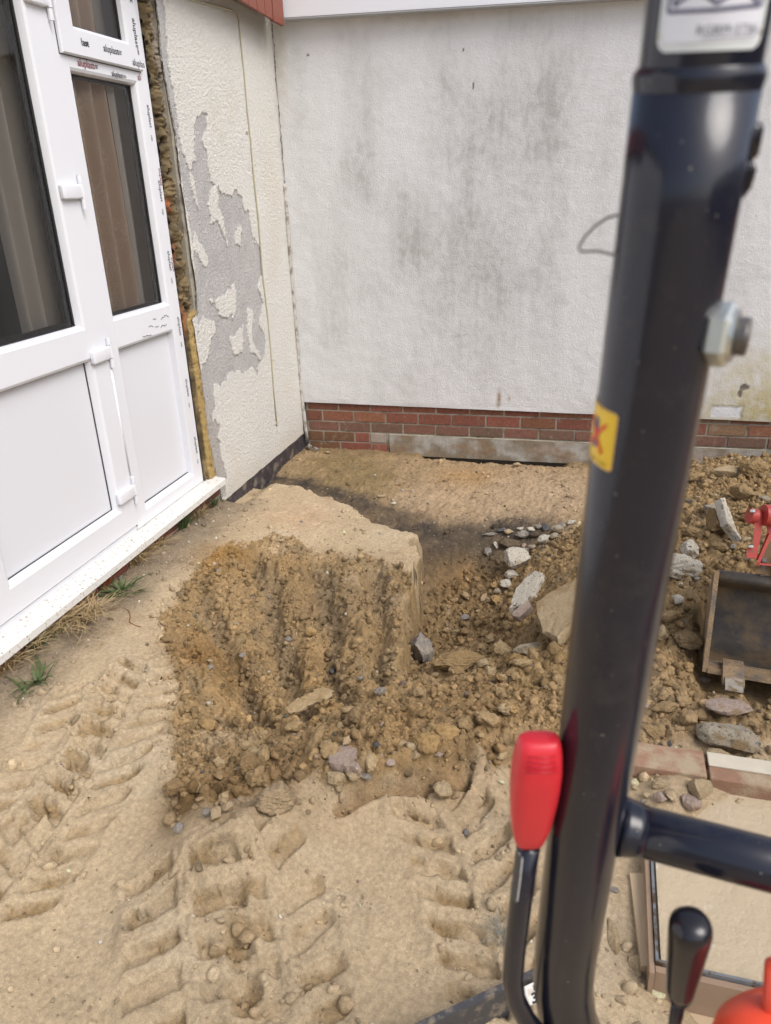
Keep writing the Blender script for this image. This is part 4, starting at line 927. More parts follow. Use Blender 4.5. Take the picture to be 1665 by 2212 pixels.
curtain('curtain', 'grey-beige pleated curtain behind the left door glass', -2.36, -1.985, .32, 2.6, -.15, cloth('beige_curtain', (.78, .72, .62), (.3, .3, .3), False), 4.2, .030, 5)
curtain('curtain', 'peach brown leaf-patterned curtain behind the side glass', -1.83, -1.565, .32, 2.6, -.15, cloth('peach_curtain', (.80, .60, .43), (.95, .80, .62), True), 2.6, .030, 9)
curtain('curtain', 'plain grey curtain at the right edge of the side glass', -1.565, -1.30, .32, 2.6, -.15, cloth('grey_curtain', (.78, .74, .66), (.4, .4, .4), False), 2.4, .022, 12)
# ------------------------------------------------------------------ stones, clods and rubble
VF = RM[2].copy(); VF[2] = 0; VF /= np.linalg.norm(VF); VR = RM[0].copy(); VR[2] = 0; VR /= np.linalg.norm(VR)
STONE_N = [0]
IV5, IF5 = ico(5)
def rock(u, v, wp_, hp_, kind, name, cat, label, ang=0, flat=.75, tilt=0, sink=.10, rough=.16, cuts=10, group=None, lift=0, big=None):
    P, t = RG(u, v+hp_*.22); d = t; w_ = wp_*d/FPX/2*1.06; l_ = hp_*d/FPX/2*1.15; w_ *= 1.08; l_ *= 1.08; h_ = max(.25, flat)*min(w_, l_)
    STONE_N[0] += 1; rs = np.random.RandomState(1000+STONE_N[0])
    big = (wp_*hp_ > 1400) if big is None else big
    V0 = IV5 if big else (IV4 if wp_*hp_ > 250 else IV3); F0 = IF5 if big else (IF4 if wp_*hp_ > 250 else IF3)
    V = chisel(V0, rs, cuts, rough); V = V/np.abs(V).max(0)*np.array([1, 1, 1])
    if big:
        s3 = V*9+rs.rand(3)*20
        V = V*(1+.035*perlin(s3[:, 0]+s3[:, 2], s3[:, 1]-s3[:, 2], 3)[:, None]+.02*perlin(s3[:, 0]*2.7+s3[:, 2], s3[:, 1]*2.7+s3[:, 2]*2, 7)[:, None])
    if kind == 'brown':
        s4 = V*6+rs.rand(3)*30; V = V*(1+.16*perlin(s4[:, 0]+s4[:, 2]*1.3, s4[:, 1]-s4[:, 2], 5)+.09*perlin(s4[:, 0]*3+s4[:, 2]*2, s4[:, 1]*3-s4[:, 2]*2, 9))[:, None]
    V = V*np.array([w_, l_, h_])
    ca, sa = math.cos(math.radians(tilt)), math.sin(math.radians(tilt)); V = V@np.array([[1, 0, 0], [0, ca, sa], [0, -sa, ca]])
    ca, sa = math.cos(math.radians(ang)), math.sin(math.radians(ang)); V = V@np.array([[ca, sa, 0], [-sa, ca, 0], [0, 0, 1]])
    B = np.array([VR, VF, [0, 0, 1]]); V = V@B
    gz = H(P[0], P[1]); c = np.array([P[0], P[1], gz+h_*(1-2*sink)+lift])
    cs_ = None
    if kind == 'brown': cs_ = np.tile(samp(Cc, P[0], P[1])*rs.uniform(.82, 1.05), (len(V), 1))
    o = big_mesh(name, V, F0, M['soil'] if kind == 'brown' else RK[kind], cs_, True); o.location = c
    if kind in ('white', 'grey', 'blue', 'tan', 'ochre', 'conglom', 'pink'):
        try: o.data.set_sharp_from_angle(angle=math.radians(48))
        except Exception: pass
    setp(o, label, cat, group); return o
def slab(pts, thick, z, kind, name, cat, label, tiltv=None, rag=.006, piv=None):
    """a broken flat piece: outline given where it lies, edge broken, real thickness"""
    rs = np.random.RandomState(len(pts)*7+int(pts[0][0]))
    W = []
    for i, (u, v) in enumerate(pts):
        q = G(u, v, z=z[i] if isinstance(z, (list, tuple)) else z); W.append(q)
    W = np.array(W); n = len(W); R = []; cw = W.mean(0); nv = np.linalg.svd(W-cw)[2][2]; W = W-np.outer((W-cw)@nv, nv)
    for i in range(n):
        a, b = W[i], W[(i+1) % n]; k = max(2, int(np.linalg.norm(b-a)/.010))
        for j in range(k):
            R.append(a+(b-a)*j/k+rs.normal(size=3)*np.array([rag, rag, rag*.3])*(.5 if j else 1)*.5)
    R = np.array(R); n = len(R); c = R.mean(0); nr = nv if nv[2] > 0 else -nv
    rings = [(.45, .0), (.8, .0), (.965, 0), (1.0, -.12), (1.02, -.5), (.985, -.85), (.93, -1.0)]
    V = [c]; 
    for (s_, dz) in rings:
        J = rs.normal(size=(n, 3))*(.0 if s_ < .97 else .002); V += list(c+(R-c)*s_+nr*dz*thick+J)
    V.append(c-nr*thick); F = []
    for k in range(n): F.append((0, 1+k, 1+(k+1) % n))
    for r in range(len(rings)-1):
        for k in range(n): F.append((1+r*n+k, 1+(r+1)*n+k, 1+(r+1)*n+(k+1) % n, 1+r*n+(k+1) % n))
    r = len(rings)-1
    for k in range(n): F.append((1+r*n+k, len(V)-1, 1+r*n+(k+1) % n))
    o = mesh_obj(name, V, F, RK[kind], None, org=tuple(c-nr*thick), autos=40); setp(o, label, cat); return o
S, K, L_ = 'stone', 'soil_clod', 'rubble_lump'
rocks = [
 (905,1415,58,66,'grey',S,'stone','angular grey stone with a pointed top wedged at the foot of the cut sand face',0,1.1,-20),
 (1113,1214,50,44,'white',L_,'rubble','large cream-white rubble lump with dark pits beside the deep hole',10,.8,15),
 (1134,1196,28,18,'white',L_,'rubble','small white chip touching the upper right of the large cream lump',20,.6,0),
 (1104,1243,28,22,'white',L_,'rubble','pale rubble piece just under the large cream lump, upper of two',0,.8,0),
 (1091,1262,23,32,'white',L_,'rubble','upright pale grey stone at the hole edge, lower of two below the cream lump',0,.9,0),
 (1131,1179,13,22,'pink',S,'stone','thin upright pinkish chip above the large cream lump',0,.7,0),
 (1177,1170,32,22,'white',L_,'rubble','whitish pointed lump at the right end of the rubble row above the hole',30,.7,0),
 (1178,1142,16,20,'blue',S,'stone','dark blue-grey flint at the top of the rubble row',0,.9,0),
 (1232,1130,22,14,'white',L_,'rubble','white chip against the post, top right of the rubble row',15,.6,0),
 (1053,1192,16,26,'grey',S,'stone','grey upright stone set in the dark soil left of the brown clod',0,.8,0),
 (1071,1176,9,24,'white',S,'stone','thin pale sliver standing on end by the brown clod',0,.8,0),
 (1127,1158,30,20,'grey',S,'stone','grey stone in the middle of the rubble row behind the hole',0,.7,0),
 (1060,1155,34,10,'grey',S,'stone','flat grey flake lying at the left end of the rubble row',5,.5,0),
 (1098,1150,20,14,'tan',S,'stone','small tan stone in the rubble row next to the flat grey flake',0,.7,0),
 (1155,1156,26,16,'brown',K,'clod','brown lump between the grey stone and whitish lump in the rubble row',0,.7,0),
 (1100,1176,44,26,'brown',K,'clod','elongated brown clod behind the large cream lump',-15,.7,0),
 (1205,1148,30,22,'conglom',L_,'rubble','dirty speckled lump leaning at the base of the heap near the post',0,.8,0),
 (1146,1146,18,12,'white',S,'stone','small pale stone at the back of the rubble row, left of the dark flint',0,.8,0),
 (1162,1139,14,11,'grey',S,'stone','little grey stone touching the left side of the dark flint',0,.8,0),
 (1085,1146,22,10,'blue',S,'stone','flat dark stone at the upper left of the rubble row',0,.6,0),
 (1149,1184,16,12,'conglom',L_,'rubble','dirty lump right of the thin upright pinkish chip',0,.8,0),
 (1122,1142,16,9,'white',S,'stone','pale flake lying on the soil above the rubble row',0,.6,0),
 (1196,1160,20,16,'conglom',L_,'rubble','dirty pale lump right of the whitish pointed lump',0,.8,0),
 (1214,1137,16,14,'grey',S,'stone','grey stone just left of the white chip against the post',0,.8,0),
 (1075,1278,16,13,'conglom',L_,'rubble','pale muddy lump low on the right wall of the hole',0,.8,0),
 (1196,1403,26,34,'brown',K,'clod','brown upright clod below the large tan slab by the post',0,.9,0),
 (1148,1400,78,30,'conglom',L_,'rubble','long grey sand-covered lump sloping below the broken slab',30,.6,0),
 (990,1432,104,44,'brown',K,'clod','wide wedge-shaped sandy clod lying at the mouth of the hole',12,.7,0),
 (1003,1368,22,20,'brown',K,'clod','rounded clod at the bottom of the hole',0,.8,0),
 (1002,1341,22,15,'grey',S,'stone','rounded grey-brown stone above the clod at the bottom of the hole',0,.8,0),
 (1115,1351,17,18,'brown',K,'clod','small round clod left of the big slab foot',0,.8,0),
 (1044,1437,22,20,'tan',S,'stone','pale angular stone on the right end of the wedge-shaped clod',0,.8,0),
 (989,1451,26,16,'brown',K,'clod','round clod just in front of the wedge-shaped clod',0,.8,0),
 (890,1444,20,14,'brown',K,'clod','little brown clod touching the pointed grey stone',0,.8,0),
 (1016,1472,24,16,'brown',K,'clod','clod in the churned sand a hand below the wedge-shaped clod',0,.8,0),
 (672,1368,23,20,'ochre',S,'stone','ochre yellow cube-like stone in the middle of the dug basin',20,.9,0),
 (623,1381,15,12,'grey',S,'stone','small blue-grey pebble left of the ochre stone',0,.8,0),
 (779,1467,16,11,'grey',S,'stone','smooth blue-grey pebble near the lower right of the basin',0,.7,0),
 (821,1493,26,20,'grey',S,'stone','grey-brown stone right of the smooth blue-grey pebble',0,.8,0),
 (718,1455,13,15,'blue',S,'stone','dark grey pebble above the thin tilted slab',0,.8,0),
 (455,1443,13,14,'grey',S,'stone','grey pebble on the left rim of the basin, lower of a pair',0,.8,0),
 (454,1429,12,9,'tan',S,'stone','tan pebble on the left rim of the basin, upper of a pair',0,.8,0),
 (524,1420,15,12,'grey',S,'stone','small grey stone in the left groove of the basin',0,.8,0),
 (769,1549,28,34,'brown',K,'clod','tall rounded sandy clod on the spoil ridge right of the tilted slab',0,.9,0),
 (912,1591,14,15,'grey',S,'stone','greenish grey pebble on the spoil ridge',0,.8,0),
 (815,1613,15,11,'blue',S,'stone','dark pebble on the face of the spoil ridge',0,.8,0),
 (891,1615,28,22,'tan',S,'stone','blocky tan stone on the ridge, upper of a close pair',0,.8,0),
 (899,1642,18,23,'tan',S,'stone','egg-shaped tan stone on the ridge, lower of a close pair',0,.9,0),
 (843,1664,22,18,'pink',S,'stone','purplish brown stone between the ridge and the slot',0,.8,0),
 (948,1646,18,11,'pink',S,'stone','small flat reddish stone right of the egg-shaped stone',0,.6,0),
 (910,1546,20,18,'brown',K,'clod','little clod above the greenish grey pebble, left of two',0,.8,0),
 (928,1549,18,16,'brown',K,'clod','little clod above the greenish grey pebble, right of two',0,.8,0),
 (602,1722,90,84,'brown',K,'clod','largest flat-faced sandy clod at the front of the spoil ridge',25,.55,-25),
 (543,1662,42,44,'brown',K,'clod','cracked ochre clod above and left of the largest clod',0,.9,0),
 (514,1669,19,9,'tan',S,'stone','small flat stone tucked left of the cracked clod',0,.5,0),
 (381,1705,46,40,'brown',K,'clod','angular clod at the far left foot of the spoil ridge',15,.8,-15),
 (415,1701,25,31,'brown',K,'clod','upright rounded clod right beside the far left angular clod',0,1.0,0),
 (727,1686,48,32,'tan',S,'stone','smooth half-buried tan stone right of the largest clod',-25,.7,0),
 (765,1688,30,24,'tan',S,'stone','tan stone between the smooth half-buried stone and a grey one',0,.8,0),
 (791,1692,22,18,'grey',S,'stone','grey stone at the left end of the slot lip',0,.8,0),
 (469,1764,24,30,'tan',S,'stone','upright tan stone at the front left foot of the ridge',0,1.0,0),
 (446,1760,20,20,'grey',S,'stone','grey-brown stone left of the upright tan stone',0,.9,0),
 (493,1750,24,24,'brown',K,'clod','rounded clod right of the upright tan stone',0,.9,0),
 (387,1793,22,20,'grey',S,'stone','lone grey stone on pale sand in front of the ridge',0,.8,0),
 (954,1712,38,38,'tan',S,'stone','blocky tan stone sitting at the right end of the slot',10,.95,0),
 (1621,1019,64,42,'brown',K,'clod','largest dark clod on top of the heap against the brick footing',0,.9,0),
 (1565,1026,54,30,'tan',K,'clod','pale clod left of the largest dark clod against the footing',-10,.8,0),
 (1497,1036,36,26,'brown',K,'clod','clod beside the post at the back edge of the heap',0,.8,0),
 (1600,1070,54,46,'brown',K,'clod','broad crumbly clod just below the largest dark clod',0,.7,0),
 (1653,1082,24,20,'conglom',L_,'rubble','pale speckled lump at the picture edge on top of the heap',0,.8,0),
 (1548,1140,50,58,'brown',K,'clod','blocky brown lump leaning under the long pale slab',-20,.9,10),
 (1541,1105,40,24,'conglom',L_,'rubble','pale lump behind the blocky brown one and left of the long slab',0,.7,0),
 (1495,1153,52,34,'brown',K,'clod','brown clod left of the blocky brown lump',10,.7,0),
 (1484,1194,38,40,'white',L_,'rubble','white conglomerate block right of the post, the smaller of two',0,1.0,0),
 (1466,1238,82,56,'white',L_,'rubble','largest white conglomerate block half behind the post',20,.85,0),
 (1463,1305,20,27,'white',S,'stone','egg-shaped white stone on the heap left of the bucket',0,1.0,0),
 (1487,1386,62,46,'brown',K,'clod','large rounded brown clod left of the bucket side plate',0,.8,0),
 (1425,1372,30,44,'tan',S,'stone','tan angular stone at the post edge left of the rounded clod',0,.9,0),
 (1504,1254,13,10,'grey',S,'stone','small grey chip right of the largest white conglomerate',0,.8,0),
 (1610,1170,20,12,'tan',S,'stone','rounded tan pebble at the foot of the long pale slab',0,.7,0),
 (1611,1183,24,14,'ochre',S,'stone','yellowish flat stone below the tan pebble near the red link',0,.6,0),
 (1593,1199,12,14,'ochre',S,'stone','small orange-yellow stone left of the red link',0,.8,0),
 (1580,1193,12,12,'grey',S,'stone','small dark grey stone left of the orange-yellow one',0,.8,0),
 (1520,1468,30,18,'pink',S,'stone','pale flat stone left of the bucket tooth',0,.5,0),
 (1569,1526,88,56,'pink',L_,'rubble','rough pinkish crust of render below the bucket tooth',-20,.4,-10),
 (1567,1594,118,70,'conglom',L_,'rubble','biggest dirty conglomerate boulder above the brick edging',-18,.6,0),
 (1552,1636,58,26,'tan',S,'stone','smooth tan stone under the biggest conglomerate boulder',-12,.7,0),
 (1588,1645,18,16,'grey',S,'stone','small grey stone at the right of the smooth tan one',0,.8,0),
 (1481,1564,38,36,'brown',K,'clod','round clod on the slope, lower of two left of the boulder',0,.9,0),
 (1508,1551,38,30,'brown',K,'clod','round clod on the slope, upper of two left of the boulder',-25,.8,0),
 (1470,1522,30,24,'brown',K,'clod','clod on the slope above the round pair',0,.8,0),
 (1444,1612,10,10,'blue',S,'stone','tiny dark pebble in smooth sand above the brick edging',0,.8,0),
 (1394,1532,13,10,'pink',S,'stone','small pinkish chip at the right edge of the post',0,.8,0),
 (1505,1703,50,60,'tan',L_,'rubble','large angular tan fragment resting on the slab below the bricks',-30,.7,0),
 (1489,1734,46,36,'pink',L_,'rubble','pinkish fragment in front of the large angular tan one',20,.6,0),
 (1420,1698,28,20,'tan',S,'stone','smooth oval stone by the slab corner, topmost of the group',-10,.7,0),
 (1425,1728,26,24,'pink',S,'stone','angular pinkish stone under the smooth oval one',0,.7,0),
 (1447,1720,24,32,'brown',K,'clod','rounded clod between the oval stone and the large fragment',-15,.8,0),
 (1325,2012,26,76,'tan',L_,'rubble','long narrow flat fragment lying on sand beside the bent post',0,.35,0),
 (1327,1923,20,13,'grey',S,'stone','small pale grey chip above the long narrow fragment',0,.6,0),
 (1373,2078,42,42,'tan',L_,'rubble','flat tan fragment leaning by the slab edge near the black knob',0,.4,20),
 (683,972,12,11,'grey',S,'stone','grey rubble bit heaped at the wall corner, right of the pair',0,.9,0),
 (668,968,13,12,'grey',S,'stone','grey rubble bit heaped at the wall corner, left of the pair',0,.9,0),
 (706,978,11,8,'tan',S,'stone','tan pebble on soil just right of the corner rubble',0,.8,0),
 (850,1088,10,8,'white',S,'stone','whitish pebble in the dark soil below the shelf',0,.8,0),
 (826,1073,20,9,'tan',S,'stone','rounded tan pebble cluster stone left of the whitish pebble',0,.7,0),
 (1117,1004,18,11,'tan',S,'stone','yellow-tan pebble just in front of the black gap under the block',0,.7,0),
 (604,1171,17,8,'brown',K,'clod','flat dark clod alone on the smooth sand above the basin',0,.6,0),
 (473,1238,10,8,'grey',S,'stone','grey pebble on the sand at the upper left of the basin',0,.8,0),
 (360,1385,26,18,'brown',K,'clod','clod on the left lip of the basin beside the tyre marks',0,.8,0),
]
for r in rocks:
    u, v, a, b, k, nm, cat, lab = r[:8]; ang = r[8] if len(r) > 8 else 0; fl = r[9] if len(r) > 9 else .8; tl = r[10] if len(r) > 10 else 0
    rock(u, v, a, b, k, nm, cat, lab, ang, fl, tl)
# broken slabs
def zs_(pts, dz=0): return [H(*RG(u, v)[0][:2])+dz for u, v in pts]
pt = [(1157,1302),(1200,1272),(1242,1245),(1250,1333),(1203,1377),(1171,1361),(1158,1323)]
slab(pt, .045, [.21,.25,.29,.25,.21,.20,.21], 'tan', 'broken_slab', 'slab', 'big tan paving slab piece with a broken white edge leaning beside the post', rag=.006)
pt = [(1152,1230),(1172,1236),(1150,1280),(1122,1305),(1098,1312),(1112,1280),(1140,1240)]
slab(pt, .035, [.17,.17,.12,.09,.07,.09,.15], 'white', 'broken_slab', 'slab', 'long cream paving fragment sloping down the right side of the hole', rag=.007)
pt = [(1105,1319),(1140,1298),(1148,1307),(1122,1333),(1108,1332)]
slab(pt, .03, [.10,.12,.12,.09,.08], 'pink', 'broken_slab', 'slab', 'small pinkish slab fragment at the foot of the cream one', rag=.004)
pt = [(614,1528),(640,1508),(700,1486),(718,1489),(712,1503),(672,1522),(640,1537),(620,1541)]
slab(pt, .014, [.10,.12,.15,.155,.14,.11,.095,.09], 'brown', 'broken_slab', 'slab', 'thin sand-covered slab tilted out of the middle of the dug basin', rag=.006)
pt = [(706,1622),(735,1608),(768,1615),(774,1650),(742,1664),(712,1650)]
slab(pt, .03, [h+.012 for h in zs_(pt)], 'pink', 'broken_slab', 'slab', 'flat smooth-faced patch of stone showing in the face of the spoil ridge', rag=.006)
pt = [(1553,1078),(1565,1074),(1582,1105),(1600,1150),(1606,1172),(1594,1168),(1572,1130)]
slab(pt, .035, [.47,.47,.43,.38,.34,.34,.41], 'white', 'broken_slab', 'slab', 'long narrow pale slab strip lying on the heap above the red link', rag=.004)
pt = [(517,1803),(562,1792),(557,1806),(520,1816)]
slab(pt, .018, [.15,.15,.14,.14], 'brown', 'broken_slab', 'slab', 'small dark flake sticking out of pale sand below the largest clod', rag=.003)
# numerous small stones nothing tells apart
rs = np.random.RandomState(99); n_s = 0; pts_s = []
small = []
for i in range(4000):
    x, y = rs.uniform(.05, 3.0), rs.uniform(-3.9, -.1)
    if rs.rand() < float(samp(ch, np.array(x), np.array(y)))*.5: small.append((x, y))
    if len(small) >= 90: break
protos = []
for i in range(5):
    V = chisel(IV2, np.random.RandomState(300+i), 8, .15); me_o = big_mesh('pebble', V*np.array([1, .85, .7]), IF2, RK[['grey', 'tan', 'brown', 'grey', 'pink'][i]], None, True); me = me_o.data; COL.objects.unlink(me_o); bpy.data.objects.remove(me_o); protos.append(me)
for i, (x, y) in enumerate(small):
    o = bpy.data.objects.new('pebble', protos[i % 5]); COL.objects.link(o); r_ = .006+.011*rs.rand()**2
    o.location = (x, y, H(x, y)+r_*.25); o.scale = (r_*1.15, r_, r_*.9); o.rotation_euler = (rs.rand()*.6, rs.rand()*.6, rs.rand()*6.28)
    setp(o, 'small muddy pebble sitting in the churned brown sand', 'pebble', 'small pebbles in the churned sand')

# middling clods, too alike to tell apart
rs = np.random.RandomState(123); cps = []
for i in range(5):
    V = chisel(IV4, np.random.RandomState(400+i), 9, .34); s3 = V*5+i*7
    V = V*(1+.10*perlin(s3[:, 0]*3+s3[:, 2]*2, s3[:, 1]*3, 8)[:, None]+.22*perlin(s3[:, 0]+s3[:, 2], s3[:, 1]-s3[:, 2], 3)[:, None]); me_o = big_mesh('soil_clod', V*np.array([1, .85, .7]), IF4, M['soil'], np.tile(np.array([(.31, .22, .115), (.35, .255, .14), (.28, .195, .10), (.33, .22, .10), (.38, .285, .165)][i]), (len(V), 1)), True)
    cps.append(me_o.data); COL.objects.unlink(me_o); bpy.data.objects.remove(me_o)
k = 0
zones = [(430, 700, 110, 70, .26), (600, 1600, 200, 90, .14), (1020, 1560, 160, 90, .16), (1090, 1420, 90, 60, .08), (560, 1720, 170, 45, .20), (1540, 1120, 110, 80, .12), (1440, 1480, 70, 120, .14), (1010, 1290, 80, 80, .08)]
while k < 170:
    zu = zones[rs.randint(1, 8)]; u, v = zu[0]+rs.normal()*zu[2]*.6, zu[1]+rs.normal()*zu[3]*.6
    P, t = RG(u, v)
    if not (0 < P[0] < 3.3 and P[1] < -.1) or samp(ch, P[0], P[1]) < .6 or samp(bm_, P[0], P[1]) > .1: continue
    r_ = .008+.026*rs.rand()**2.6; o = bpy.data.objects.new('soil_clod', cps[rs.randint(0, 5)]); COL.objects.link(o); k += 1
    o.location = (P[0], P[1], H(P[0], P[1])+r_*.3); o.scale = (r_*rs.uniform(.9, 1.4), r_, r_*rs.uniform(.7, 1)); o.rotation_euler = (rs.rand()*.8, rs.rand()*.8, rs.rand()*6.28)
    setp(o, 'crumbly clod of brown sand in the dug heap', 'clod', 'crumbly clods across the dug heap')

# ------------------------------------------------------------------ raised slab with brick edging at lower right
ZT = .165
sNW, sSW, sSE = G(1402, 1700, z=ZT), G(1422, 2074, z=ZT), G(1665, 2128, z=ZT)
ex = (sSE-sSW); ex /= np.linalg.norm(ex); eyv = (sNW-sSW); eyv /= np.linalg.norm(eyv)
NWf = G(1399, 1650, z=ZT)
def sp(a, b, z): p = sSW+ex*a+eyv*b; return np.array([p[0], p[1], z])
Ls = float((NWf-sSW)@eyv); Wd = 1.5
m, nt, p = newmat('sandy_concrete'); c = mixc(nt, noise(nt, 14, 6, .6), (.46, .37, .24), (.56, .46, .32)); c = mixc(nt, ramp(nt, noise(nt, 120, 4, .65), [(.35, 0.0), (.65, 1.0)]), c, (.50, .41, .28))
c = mixc(nt, ramp(nt, noise(nt, 7, 5, .7), [(.60, 0.0), (.66, .8)]), c, (.62, .58, .50))
nt.links.new(c, p.inputs['Base Color']); p.inputs['Roughness'].default_value = .95
b_ = bump(nt, p, noise(nt, 70, 5, .6), .8, .006); bump(nt, p, noise(nt, 300, 3, .6), .5, .002, b_); M['slabtop'] = m
ps = thing('paved_step', 'low raised slab dusted with pale sand, edged with thin metal strip and brick', 'step', tuple(sp(.3, .3, .05)))
na, nb = 120, 90
A, B = np.meshgrid(np.linspace(.006, Wd, na), np.linspace(.006, Ls-.0, nb)); PPx = sSW[0]+ex[0]*A+eyv[0]*B; PPy = sSW[1]+ex[1]*A+eyv[1]*B
ZZ = ZT-.006+.004*fbm(PPx, PPy, 9, 4, 701)+.002*fbm(PPx, PPy, 50, 3, 703)
ix = np.arange(na*nb).reshape(nb, na); q = np.stack([ix[:-1, :-1], ix[:-1, 1:], ix[1:, 1:], ix[1:, :-1]], -1).reshape(-1, 4)
o = big_mesh('slab_top', np.stack([PPx, PPy, ZZ], -1).reshape(-1, 3)-ORG[ps.name], q, M['slabtop']); o.parent = ps
def obox(mb, a0, a1, b0, b1, z0, z1):
    V = [sp(a, b, z) for a in (a0, a1) for b in (b0, b1) for z in (z0, z1)]; mb.add(V, [(0,1,3,2),(4,6,7,5),(0,4,5,1),(2,3,7,6),(0,2,6,4),(1,5,7,3)])
M['strip'] = simple('weathered_metal_strip', (.22, .23, .24), .5, .3, 60, metal=.4, dirt=(.10, .06, .03), dsc=30, dthr=(.5, .6))
M['woodside'] = simple('stained_timber_side', (.30, .21, .14), .8, .2, 14, bst=.4, dirt=(.10, .03, .015), dsc=38, dthr=(.66, .70))
mb = MB(); obox(mb, -.006, 0, -.006, Ls, ZT-.03, ZT+.004); mb.obj('edge_strip', M['strip'], ps)
mb = MB(); obox(mb, 0, Wd, -.006, 0, ZT-.012, ZT+.004); mb.obj('edge_strip', M['strip'], ps)
mb = MB(); obox(mb, -.018, -.008, -.03, Ls, .04, ZT-.003); mb.obj('timber_side', M['woodside'], ps)
mb = MB(); obox(mb, -.006, Wd, -.022, -.008, .05, ZT-.006); mb.obj('timber_side', M['woodside'], ps)
mb = MB(); obox(mb, 0, Wd, 0, Ls, .03, ZT-.02); mb.obj('slab_core', M['concrete'], ps)
Lb = float((G(1590, 1712, z=ZT)-sSW)@eyv); J1 = float((G(1531, 1700, z=ZT)-sSW)@ex); J2 = float((G(1638, 1716, z=ZT)-sSW)@ex)
print('bricks', Lb, Ls, J1, J2)
bw = .215; nb_ = 6
for i in range(nb_):
    a0 = J1-bw-.004+i*(bw+.008)
    m2 = MB(); V0 = len(m2.V); m2.box(0, bw, 0, .10, 0, .062, .005); off = sp(a0, Lb, ZT-.022+rnd.uniform(-.003, .003))
    V = [off+ex*v_[0]+eyv*v_[1]+np.array([0, 0, v_[2]]) for v_ in m2.V]
    m2.V = V; kk = rnd.uniform(.9, 1.15)
    lab = ['brick edging the sandy slab, its left half buried under sand', 'brick edging the sandy slab, second from the buried one, cream mortar on top', 'brick at the picture edge in the row along the sandy slab', None, None, None][i]
    if i < 3:
        bo = m2.obj('edging_brick', simple('dusty_brick', (.26*kk, .15*kk, .095*kk), .9, .2, 30, bst=.8, bsc=120, bd=.004, dirt=(.38, .30, .20), dsc=13, dthr=(.45, .62)), None, org=tuple(off)); setp(bo, lab, 'brick', 'bricks edging the slab')
        if i == 1:
            m3_ = MB(); m3_.box(.0, bw+.002, .045, .098, .062, .068, .002); m3_.V = [off+ex*v_[0]+eyv*v_[1]+np.array([0, 0, v_[2]]) for v_ in m3_.V]; m3_.obj('mortar_cap', simple('cream_mortar', (.55, .50, .40), .9, bst=.5), bo)
# smooth ply boards around the slab
M['ply'] = simple('smooth_sandy_board', (.50, .38, .24), .7, .08, 9, bst=.2, bsc=60)
zb = .075
def board(pts, lab, z=zb):
    P = [G(u, v, z=z) for u, v in pts]; n = len(P); V = [tuple(p) for p in P]+[(p[0], p[1], z-.05) for p in P]
    F = [tuple(range(n))[::-1], tuple(range(n, 2*n))]+[(i, (i+1) % n, (i+1) % n+n, i+n) for i in range(n)]
    o = mesh_obj('timber_board', V, F, M['ply'], None, org=V[0]); setp(o, lab, 'board'); return o
bz = .126
board([(1360,1885),(1407,1885),(1418,2085),(1385,2085)], 'narrow smooth sandy board running along the left side of the raised slab', bz)
board([(1445,2140),(1700,2190),(1760,2330),(1400,2330)], 'smooth pale board lying in front of the raised slab by the black lever', .062)

# ------------------------------------------------------------------ mini digger: frame post, levers, blade, bucket
DG = thing('mini_digger', 'black framed mini digger with red-topped lever, black knob lever and muddy bucket', 'digger', (2.0, -4.3, 0))
p0, p1 = CP(1504.5, 185, .371), CP(1236, 1955, .712)
ax = (p1-p0)/np.linalg.norm(p1-p0); Lp = np.linalg.norm(p1-p0)
bend = [CP(1222, 2050, .750), CP(1216, 2120, .778), CP(1224, 2190, .80), CP(1250, 2260, .825), CP(1310, 2340, .85), CP(1420, 2430, .87), CP(1600, 2520, .87)]
post = MB(); post.tube([p0+ax*(Lp*t) for t in np.linspace(0, 1, 12)]+bend, .03, 48); PO = post.obj('frame_post', M['black_metal'], DG, smooth=True)
q0 = p0-ax*.26; up_ = MB(); up_.tube([q0, p0+ax*.004], .0283, 48); up_.obj('upper_post', M['black_metal'], DG, autos=50)
r_ = MB(); r_.tube([p0-ax*.0085, p0-ax*.0050, p0-ax*.0025, p0+ax*.002], [.0290, .0308, .0308, .0300], 48); r_.obj('collar', M['black_metal'], PO, autos=60)
# cross bar welded on
c0, c1 = CP(1300, 1772, .665), CP(1665, 1868, .63); ca_ = c1-c0; c2_ = c1+ca_*1.4
MB().tube([c0, c1, c2_], .0218, 36).obj('cross_bar', M['black_metal'], DG, smooth=True)
wl = MB(); cn = ca_/np.linalg.norm(ca_); w0 = c0+cn*.026
for k in range(1):
    w0 = c0+cn*.016; wl.tube([w0, w0+cn*.006, w0+cn*.012, w0+cn*.020], [.026, .0245, .0232, .0221], 30)
wl.obj('weld', M['black_metal'], PO, smooth=True)
q = CP(1444, 1836, .633); fl = MB(); tq = (CAM-q)/np.linalg.norm(CAM-q); fl.tube([q-tq*.003, q+tq*.0008, q+tq*.0012], [.0024, .0024, .0015], 10); fl.obj('paint_chip', simple('bare_chip', (.50, .48, .42), .6), DG)
